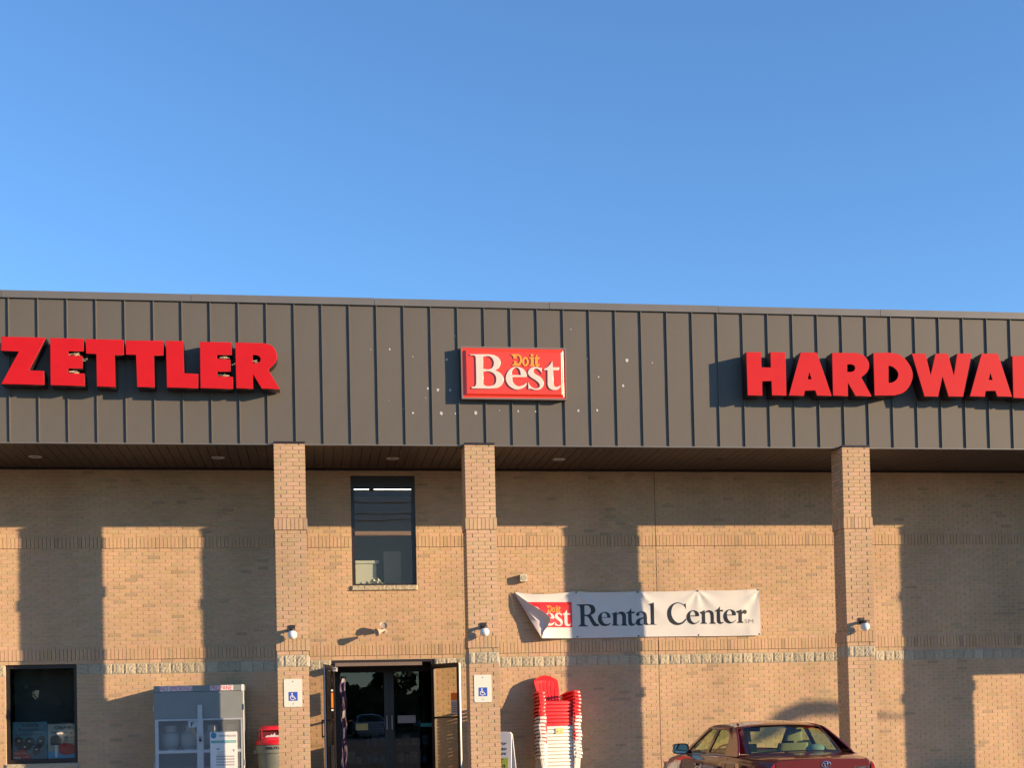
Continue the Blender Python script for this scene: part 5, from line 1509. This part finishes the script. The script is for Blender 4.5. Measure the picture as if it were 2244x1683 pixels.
b.build('body', M['carpaint'], car, True, 38)
# trunk lid panel line, rear face
b = MB()
lid = [(-.605, .905), (-.56, .925), (0, .938), (.56, .925), (.605, .905), (.615, .70), (-.615, .70)]
c = [[(p[0], p[1], 0) for p in lid]]
obj('trunk_lid', shape_mesh('trunk_lid', c, -0.004, 0.018, M['carpaint'], bevel=0.004), car)
b = MB(); b.box(-.76, .76, -0.10, 0.03, .28, .60); b.build('rear_bumper', M['carpaint'], car)
for s in (-1, 1):
    c = [[(s * .625, .895, 0), (s * .668, .862, 0), (s * .682, .70, 0), (s * .625, .68, 0)]]
    obj('tail_lamp', shape_mesh('tail_lamp', c, -0.012, 0.014, M['taillamp'], bevel=0.004), car)
e = node('emblem', car); e.location = (0.035, -0.010, .868)
b = MB()
def ring(rx, rz, cx, cz, r=0.0042, ny=0.0):
    b.tube([(cx + rx * math.cos(2 * math.pi * k / 24), ny, cz + rz * math.sin(2 * math.pi * k / 24)) for k in range(25)], r, 6, cap=False)
ring(.058, .040, 0, 0); ring(.020, .036, 0, .002, ny=-.002); ring(.040, .014, 0, .020, ny=-.003)
b.build('rings', M['chrome'], e, True)
obj('lettering', text_mesh('lettering', 'CAMRY', (.40, .60, .80, .835), -0.0055, 0.003, M['chrome'], 0.01), car)
obj('lettering', text_mesh('lettering', 'TOYOTA', (-.56, -.40, .80, .835), -0.0055, 0.003, M['chrome'], 0.01), car)
# greenhouse
def side(s):
    return lambda x, y, z: (s * (.802 - (z - .95) * .53 - 0.012 * ((x - 2.1) ** 2) * .3 + y * 1.0), x, z)
SIDE = [[(.87, .965, 0), (1.00, 1.055, 0), (1.20, 1.175, 1), (1.46, 1.305, 1), (1.62, 1.335, 1), (1.85, 1.352, 1), (2.1, 1.357, 1), (2.42, 1.342, 1), (2.66, 1.30, 1), (3.0, 1.12, 0), (3.36, .935, 0), (3.3, .925, 0), (2.2, .935, 0), (1.3, .945, 0), (.9, .95, 0)],
        [(1.42, .975, 0), (2.14, .968, 0), (2.125, 1.285, 0), (1.9, 1.295, 1), (1.66, 1.262, 1), (1.52, 1.16, 1)],
        [(2.22, .966, 0), (3.12, .955, 0), (2.98, 1.06, 0), (2.62, 1.258, 1), (2.48, 1.29, 1), (2.225, 1.292, 0)]]
for s in (-1, 1):
    obj('window_frame', shape_mesh('window_frame', SIDE, -0.014, 0.014, M['carpaint'], bevel=0.004, fn=side(s)), car)
    for k in (1, 2):
        obj('side_window', shape_mesh('side_window', [SIDE[k]], -0.004, 0.0, M['carglass'], fn=side(s)), car)
        bigger = [[(p[0], p[1], p[2]) for p in SIDE[k]]]
        cx = sum(p[0] for p in SIDE[k]) / len(SIDE[k]); cz = sum(p[1] for p in SIDE[k]) / len(SIDE[k])
        inner = [(cx + (p[0] - cx) * .955, cz + (p[1] - cz) * .93, p[2]) for p in SIDE[k]]
        obj('weather_strip', shape_mesh('weather_strip', [SIDE[k], inner], 0.0045, 0.012, M['cartrim'], fn=side(s)), car)
    b = MB()
    b.grid([[(s * (interp(TAB, f)[0] - .10 + dx), f, interp(TAB, f)[1] - .004 + dz) for dx, dz in ((.012, -.008), (.006, .006), (-.008, .008), (-.012, .0))] for f in [1.3 + .1 * i for i in range(20)]], flip=(s > 0))
    b.build('belt_moulding', M['cartrim'], car, True)
    # shut lines of the two doors, handles
    b = MB()
    for f0, f1 in ((2.20, 2.19), (3.28, 3.20), (1.22, 1.10)):
        pts = []
        for i in range(8):
            h = .25 + (.93 - .25) * i / 7
            f = f0 + (f1 - f0) * (1 - i / 7) + (.18 * (1 - i / 7) if f0 < 1.5 else 0)
            w, hs, hc = interp(TAB, f)
            prof = [(w - 0.07, .20), (w - 0.015, .33), (w, .50), (w + .002, .64), (w - .006, .76), (w - .022, hs - .10), (w - .050, hs - .035), (w - .088, hs - .006)]
            x = prof[-1][0]
            for (xa, za), (xb, zb) in zip(prof[:-1], prof[1:]):
                if za <= h <= zb: x = xa + (xb - xa) * (h - za) / (zb - za)
            pts.append((s * (x + .0012), f, h))
        b.tube(pts, .0045, 5)
    b.build('door_seam', M['cartrim'], car)
    for f in (1.42, 2.42):
        b = MB(); b.bar((s * .892, f, .80), (s * .890, f + .17, .802), .028, .03); b.build('door_handle', M['carpaint'], car)
    m = node('wing_mirror', car)
    b = MB()
    rows = []
    for y, k in ((3.02, .82), (2.99, .97), (2.985, 1.0), (3.06, 1.02), (3.13, .8), (3.17, .35)):
        rows.append([(s * (.945 + .115 * k * math.copysign(abs(math.cos(a)) ** .55, math.cos(a))), y, 1.005 + .078 * k * math.copysign(abs(math.sin(a)) ** .55, math.sin(a))) for a in [2 * math.pi * q / 24 for q in range(25)]])
    b.grid(rows, flip=(s > 0)); b.bar((s * .85, 3.10, .965), (s * .78, 3.14, .945), .08, .06); b.build('housing', M['carpaint'], m, True, 50)
    b = MB(); b.add([(s * (.945 + .098 * math.copysign(abs(math.cos(a)) ** .55, math.cos(a))), 3.008, 1.005 + .064 * math.copysign(abs(math.sin(a)) ** .55, math.sin(a))) for a in [2 * math.pi * q / 24 for q in range(24)]], [tuple(range(24)) if s > 0 else tuple(reversed(range(24)))])
    b.build('mirror_glass', M['mirror'], m)
b = MB(); b.box(-.878, -.872, .62, .76, .74, .88); b.build('fuel_door', M['carpaint'], car)
# roof
def roof(u, f):
    c = interp([(1.40, 1.345), (1.55, 1.372), (1.85, 1.396), (2.15, 1.402), (2.45, 1.386), (2.70, 1.335)], f)[0]
    return (u * .615, f + (.10 * u * u if f > 2.4 else -.02 + .04 * u * u if f < 1.6 else 0), c - .060 * abs(u) ** 2.6)
b = MB(); b.grid([[roof(-1 + q / 8, f) for q in range(17)] for f in (1.42, 1.48, 1.55, 1.65, 1.8, 1.95, 2.1, 2.25, 2.4, 2.5, 2.6, 2.68)])
b.grid([[(p[0], p[1], p[2] - .03) for p in [roof(-1 + q / 8, f) for q in range(17)]] for f in (1.44, 1.55, 1.8, 2.1, 2.4, 2.66)], flip=True)
b.build('roof', M['carpaint'], car, True, 60)
def rear(u, v):
    l = u * (.690 - .10 * v)
    e = max(0.0, abs(u) - .91)
    return (l + math.copysign(e * .35, u), .845 + .60 * v + .075 * u * u * (1 - .5 * v) + 1.6 * e, 1.002 + .352 * v - .030 * u * u - .012 * (1 - 4 * (v - .5) ** 2) * 0 + .02 * math.sin(math.pi * v))
def front_(u, v):
    return (u * (.755 - .15 * v), 3.46 - .78 * v - .17 * u * u * (1 - .4 * v), .965 + .375 * v - .025 * u * u + .02 * math.sin(math.pi * v))
for S, nm, fl in ((rear, 'rear_window', False), (front_, 'windscreen', True)):
    ua, va, vb = .875, .045, .925
    b = MB(); b.grid([[S(-ua + 2 * ua * q / 14, va + (vb - va) * r / 8) for q in range(15)] for r in range(9)], flip=fl); b.build(nm, M['carglass'], car, True, 0)
    b = MB()
    def strip_(u0, u1, v0, v1, nu, nv):
        b.grid([[S(u0 + (u1 - u0) * q / nu, v0 + (v1 - v0) * r / nv) for q in range(nu + 1)] for r in range(nv + 1)], flip=fl)
    strip_(-ua - .035, ua + .035, va - .045, va, 14, 1); strip_(-ua - .035, ua + .035, vb, vb + .03, 14, 1)
    strip_(-ua - .035, -ua, va, vb, 1, 8); strip_(ua, ua + .035, va, vb, 1, 8)
    b.build('window_seal', M['cartrim'], car, True)
    b = MB()
    strip_(-1.03, -ua - .035, va - .03, vb + .05, 2, 8); strip_(ua + .035, 1.03, va - .03, vb + .05, 2, 8); strip_(-1.0, 1.0, vb + .03, vb + .075, 14, 1)
    b.build('pillar_panel', M['carpaint'], car, True, 60)
# inside
b = MB(); b.box(-.70, .70, .98, 1.30, .60, .965); b.build('parcel_shelf', M['dash'], car)
b = MB(); b.box(-.66, .66, 3.0, 3.35, .60, .955); b.box(-.62, -.22, 2.85, 3.0, .88, .95); b.build('dashboard', M['dash'], car)
b = MB(); b.tube([(-.36 + .18 * math.cos(2 * math.pi * k / 20), 2.72 - .07 * math.sin(2 * math.pi * k / 20), .90 + .16 * math.sin(2 * math.pi * k / 20)) for k in range(21)], .014, 6, cap=False); b.build('steering_wheel', M['cartrim'], car, True)
for x in (-.37, .37):
    s_ = node('seat', car)
    b = MB()
    rows = []
    for i in range(7):
        t = i / 6; y = 2.15 - .16 * t; z = .60 + .48 * t; w = .25 - .04 * t * t
        rows.append([(x + w * math.copysign(abs(math.cos(a)) ** .4, math.cos(a)), y + .06 * math.copysign(abs(math.sin(a)) ** .6, math.sin(a)), z) for a in [2 * math.pi * q / 16 for q in range(17)]])
    b.grid(rows); b.add(rows[-1][:-1], [tuple(range(16))]); b.build('backrest', M['seat'], s_, True, 50)
    b = MB(); rows = []
    for t in (0, .3, .7, 1): rows.append([(x + (.13 - .02 * t) * math.copysign(abs(math.cos(a)) ** .5, math.cos(a)), 1.98 - .02 * t + .045 * math.copysign(abs(math.sin(a)) ** .6, math.sin(a)), 1.11 + .16 * t) for a in [2 * math.pi * q / 16 for q in range(17)]])
    b.grid(rows); b.add(rows[-1][:-1], [tuple(range(16))]); b.build('headrest', M['seat'], s_, True, 50)
b = MB(); rows = []
for i in range(5):
    t = i / 4
    rows.append([(-.64 + 1.28 * q / 12, 1.36 - .08 * t + .03 * math.sin(q), .60 + .40 * t - .02 * (abs(q - 6) / 6) ** 2) for q in range(13)])
b.grid(rows); b.grid([[(p[0], p[1] - .08, p[2]) for p in r] for r in rows], flip=True); b.build('rear_seat', M['seat'], car, True, 40)
b = MB(); b.box(-.12, .12, 2.62, 2.65, 1.235, 1.29); b.bar((0, 2.64, 1.29), (0, 2.70, 1.33), .02); b.build('interior_mirror', M['cartrim'], car)
for x in (-.72, .72):
    for y in (.90, 3.62):
        wl = node('wheel', car); wl.location = (x, y, .31)
        b = MB()
        prof = [(.20, -.095), (.29, -.095), (.308, -.075), (.312, 0), (.308, .075), (.29, .095), (.20, .095)]
        vs_ = [(h, r * math.cos(2 * math.pi * k / 32), r * math.sin(2 * math.pi * k / 32)) for r, h in prof for k in range(32)]
        fs_ = [(j * 32 + k, j * 32 + (k + 1) % 32, (j + 1) * 32 + (k + 1) % 32, (j + 1) * 32 + k) for j in range(6) for k in range(32)]
        b.add(vs_, fs_); b.build('tyre', M['tyre'], wl, True)
        b = MB()
        s_ = 1 if x > 0 else -1
        vs_ = [(s_ * .06, .20 * math.cos(2 * math.pi * k / 32), .20 * math.sin(2 * math.pi * k / 32)) for k in range(32)] + [(s_ * .09, 0, 0)]
        b.add(vs_, [(k, (k + 1) % 32, 32) for k in range(32)]); b.build('rim', M['wheelrim'], wl)
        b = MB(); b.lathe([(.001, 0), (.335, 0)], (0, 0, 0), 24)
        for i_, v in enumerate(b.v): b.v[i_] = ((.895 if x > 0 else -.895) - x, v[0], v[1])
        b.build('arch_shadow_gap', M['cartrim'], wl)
# things lying in the car
b = MB(); b.sphere((0, 0, 0), .15, 18, 10, sz=.62); o = b.build('travel_bag', M['bag'], None, True, 0)
o.scale = (.95, .7, .85); o.location = (6.117 + .36, -9.175 + 1.15, .945)
tag(o, 'pale teal bag lying behind the rear window of the maroon car', 'bag')
b = MB(); rows = [[(-.10 + .2 * i / 6, .02 * math.sin(i * 2 + j), .22 * j / 6 + .02 * math.sin(i * 1.7)) for i in range(7)] for j in range(7)]
b.grid(rows); b.grid([[(p[0], p[1] + .01, p[2]) for p in r] for r in rows], flip=True); o = b.build('orange_cloth', M['towel'], None, True, 0)
o.location = (6.117 - .50, -9.175 + 1.72, 1.06); o.rotation_euler = (0, .4, 1.2)
tag(o, 'orange cloth hanging inside the rear side window of the maroon car', 'cloth')

# ================================================================ across the lot, behind the viewer: seen only in the glass
def shadow_caster():  # lamp shape added out of view to cast the curved shadow on the wall
    D = 9.0
    px, pz = 11.75 + 1.89 * D, 1.18 + 0.4626 * D
    t = thing('shadow_caster', 'unseen lamp-shaped object added to cast the curved shadow beside the maroon car', 'shadow caster', (px, -D, LOT_Z))
    z = pz - LOT_Z
    b = MB(); b.tube([(0, 0, 0), (0, 0, z + 0.1)], [.10, .06], 10); b.build('pole', M['galv'], t, True)
    b = MB(); b.tube([(0, 0, z), (-.45, 0, z + .05), (-1.0, 0, z + .09), (-1.5, 0, z + .14), (-2.0, 0, z + .22)], [.03, .032, .045, .07, .11], 8); b.build('arm', M['galv'], t, True)
    b = MB()
    rows = []
    for x, h, d in ((-1.8, .10, -.02), (-2.1, .14, -.02), (-2.45, .17, .0), (-2.75, .17, .10), (-2.98, .15, .26), (-3.14, .12, .42), (-3.26, .05, .54)):
        rows.append([(x, .16 * math.cos(a), z + .23 - d + h * math.sin(a)) for a in [2 * math.pi * q / 12 for q in range(13)]])
    b.grid(rows); b.build('lamp_head', M['galv'], t, True)
shadow_caster()

def tree(x, y, h, label, seed):
    rnd = random.Random(seed)
    t = thing('broadleaf_tree', label, 'tree', (x, y, LOT_Z), group='trees across the road')
    b = MB(); b.tube([(0, 0, 0), (.1, 0, h * .3), (0, .1, h * .55), (.1, 0, h * .8)], [.28, .2, .13, .05], 8)
    for i in range(7):
        a = rnd.uniform(0, 6.28); z = h * rnd.uniform(.3, .6)
        b.tube([(0, 0, z), (math.cos(a) * h * .14, math.sin(a) * h * .14, z + h * .12), (math.cos(a) * h * .26, math.sin(a) * h * .26, z + h * .2)], [.1, .07, .03], 6)
    b.build('trunk', M['bark'], t, True)
    b = MB()
    blobs = [(rnd.gauss(0, h * .16), rnd.gauss(0, h * .16), h * rnd.uniform(.4, .92), h * rnd.uniform(.09, .17)) for _ in range(22)]
    for cx, cy, cz, r in blobs:
        for _ in range(60):
            d = Vector((rnd.gauss(0, 1), rnd.gauss(0, 1), rnd.gauss(0, 1))).normalized() * r * rnd.uniform(.5, 1.05)
            c = Vector((cx, cy, cz)) + d; s = rnd.uniform(.16, .34)
            u = Vector((rnd.gauss(0, 1), rnd.gauss(0, 1), rnd.gauss(0, 1))).normalized() * s
            v = u.cross(d).normalized() * s * .7
            b.add([c - u, c - v, c + u, c + v], [(0, 1, 2, 3)])
    b.build('crown', M['leaf'], t)
sides = ['wide', 'tall', 'small', 'rounded', 'dense', 'slim', 'young']
for i, (x, y, h) in enumerate(((-38, -72, 9), (-27, -68, 8), (-17, -75, 10.5), (-8, -70, 6), (6, -82, 5), (19, -85, 6), (34, -80, 7))):
    tree(x, y, h, '%s broadleaf tree across the road behind the viewer' % sides[i], 50 + i)
rnd = random.Random(5)
b = MB()
for k in range(15000):      # the far side of the road: one mass of scrub and young trees
    x = rnd.uniform(-62, 66)
    top = 7.5 + 1.6 * math.sin(x * .23) + 1.2 * math.sin(x * .61 + 1) if x < -6 or x > 22 else 2.7 + .5 * math.sin(x * .8)
    y = -64 - rnd.random() * 4 - (2 if -6 < x < 22 else 0); zc = rnd.random() ** .8 * top
    s = rnd.uniform(.35, .8)
    u = Vector((rnd.gauss(0, 1), rnd.gauss(0, .5), rnd.gauss(0, 1))).normalized() * s
    v = u.cross(Vector((rnd.gauss(0, .5), 1, rnd.gauss(0, .5)))).normalized() * s * .8
    c = Vector((x, y, zc))
    b.add([c - u, c - v, c + u, c + v], [(0, 1, 2, 3)])
tag(b.build('woodland_edge', M['leaf']), kind='stuff')
def far_car(x, y, rz, paint, label):
    c = copy_tree(car); c.location = (x, y, LOT_Z); c.rotation_euler = (0, 0, rz); c['label'] = label; c['group'] = 'cars parked across the lot'
    def repaint(o):
        for q in o.children:
            if q.type == 'MESH' and q.data.materials and q.data.materials[0] == M['carpaint']:
                q.data = q.data.copy(); q.data.materials[0] = M[paint]
            repaint(q)
    repaint(c)
far_car(-20.5, -50, 2.9, 'carwhite', 'white sedan parked across the lot behind the viewer')
far_car(-14.2, -49, 3.3, 'carsilver', 'silver sedan parked across the lot behind the viewer')
far_car(-24.2, -49.5, 3.0, 'carsilver', 'silver sedan at the far end of the parked row behind the viewer')
far_car(0.2, -46, 3.0, 'carsilver', 'silver sedan parked across the lot left of the entrance axis')
far_car(8.8, -50, 3.2, 'carsilver', 'silver sedan parked across the lot right of the entrance axis')
far_car(3.2, -50, 3.1, 'carwhite', 'white sedan parked across the lot opposite the entrance')
for i, x in enumerate((-24.0, 27.0)):
    t = thing('utility_pole', 'wooden utility pole with a crossarm across the road, %s' % ('west end of the wires' if i == 0 else 'east end of the wires'), 'pole', (x, -56, LOT_Z))
    b = MB(); b.tube([(0, 0, 0), (0, 0, 16.5)], [.16, .10], 10); b.build('post', M['polewood'], t, True)
    b = MB(); b.box(-.06, .06, -1.1, 1.1, 15.2, 15.32); b.build('crossarm', M['polewood'], t)
for i, (zw, nmw) in enumerate(((15.35, 'top'), (14.6, 'second'), (13.9, 'third'), (13.5, 'lowest'))):
    b = MB(); b.tube([(-24 + 51 * k / 16, -56, zw - .5 * (1 - (k / 8 - 1) ** 2)) for k in range(17)], .035, 5)
    tag(b.build('power_line', M['wire']), '%s black power line strung between the wooden poles' % nmw, 'cable', 'power lines across the road')
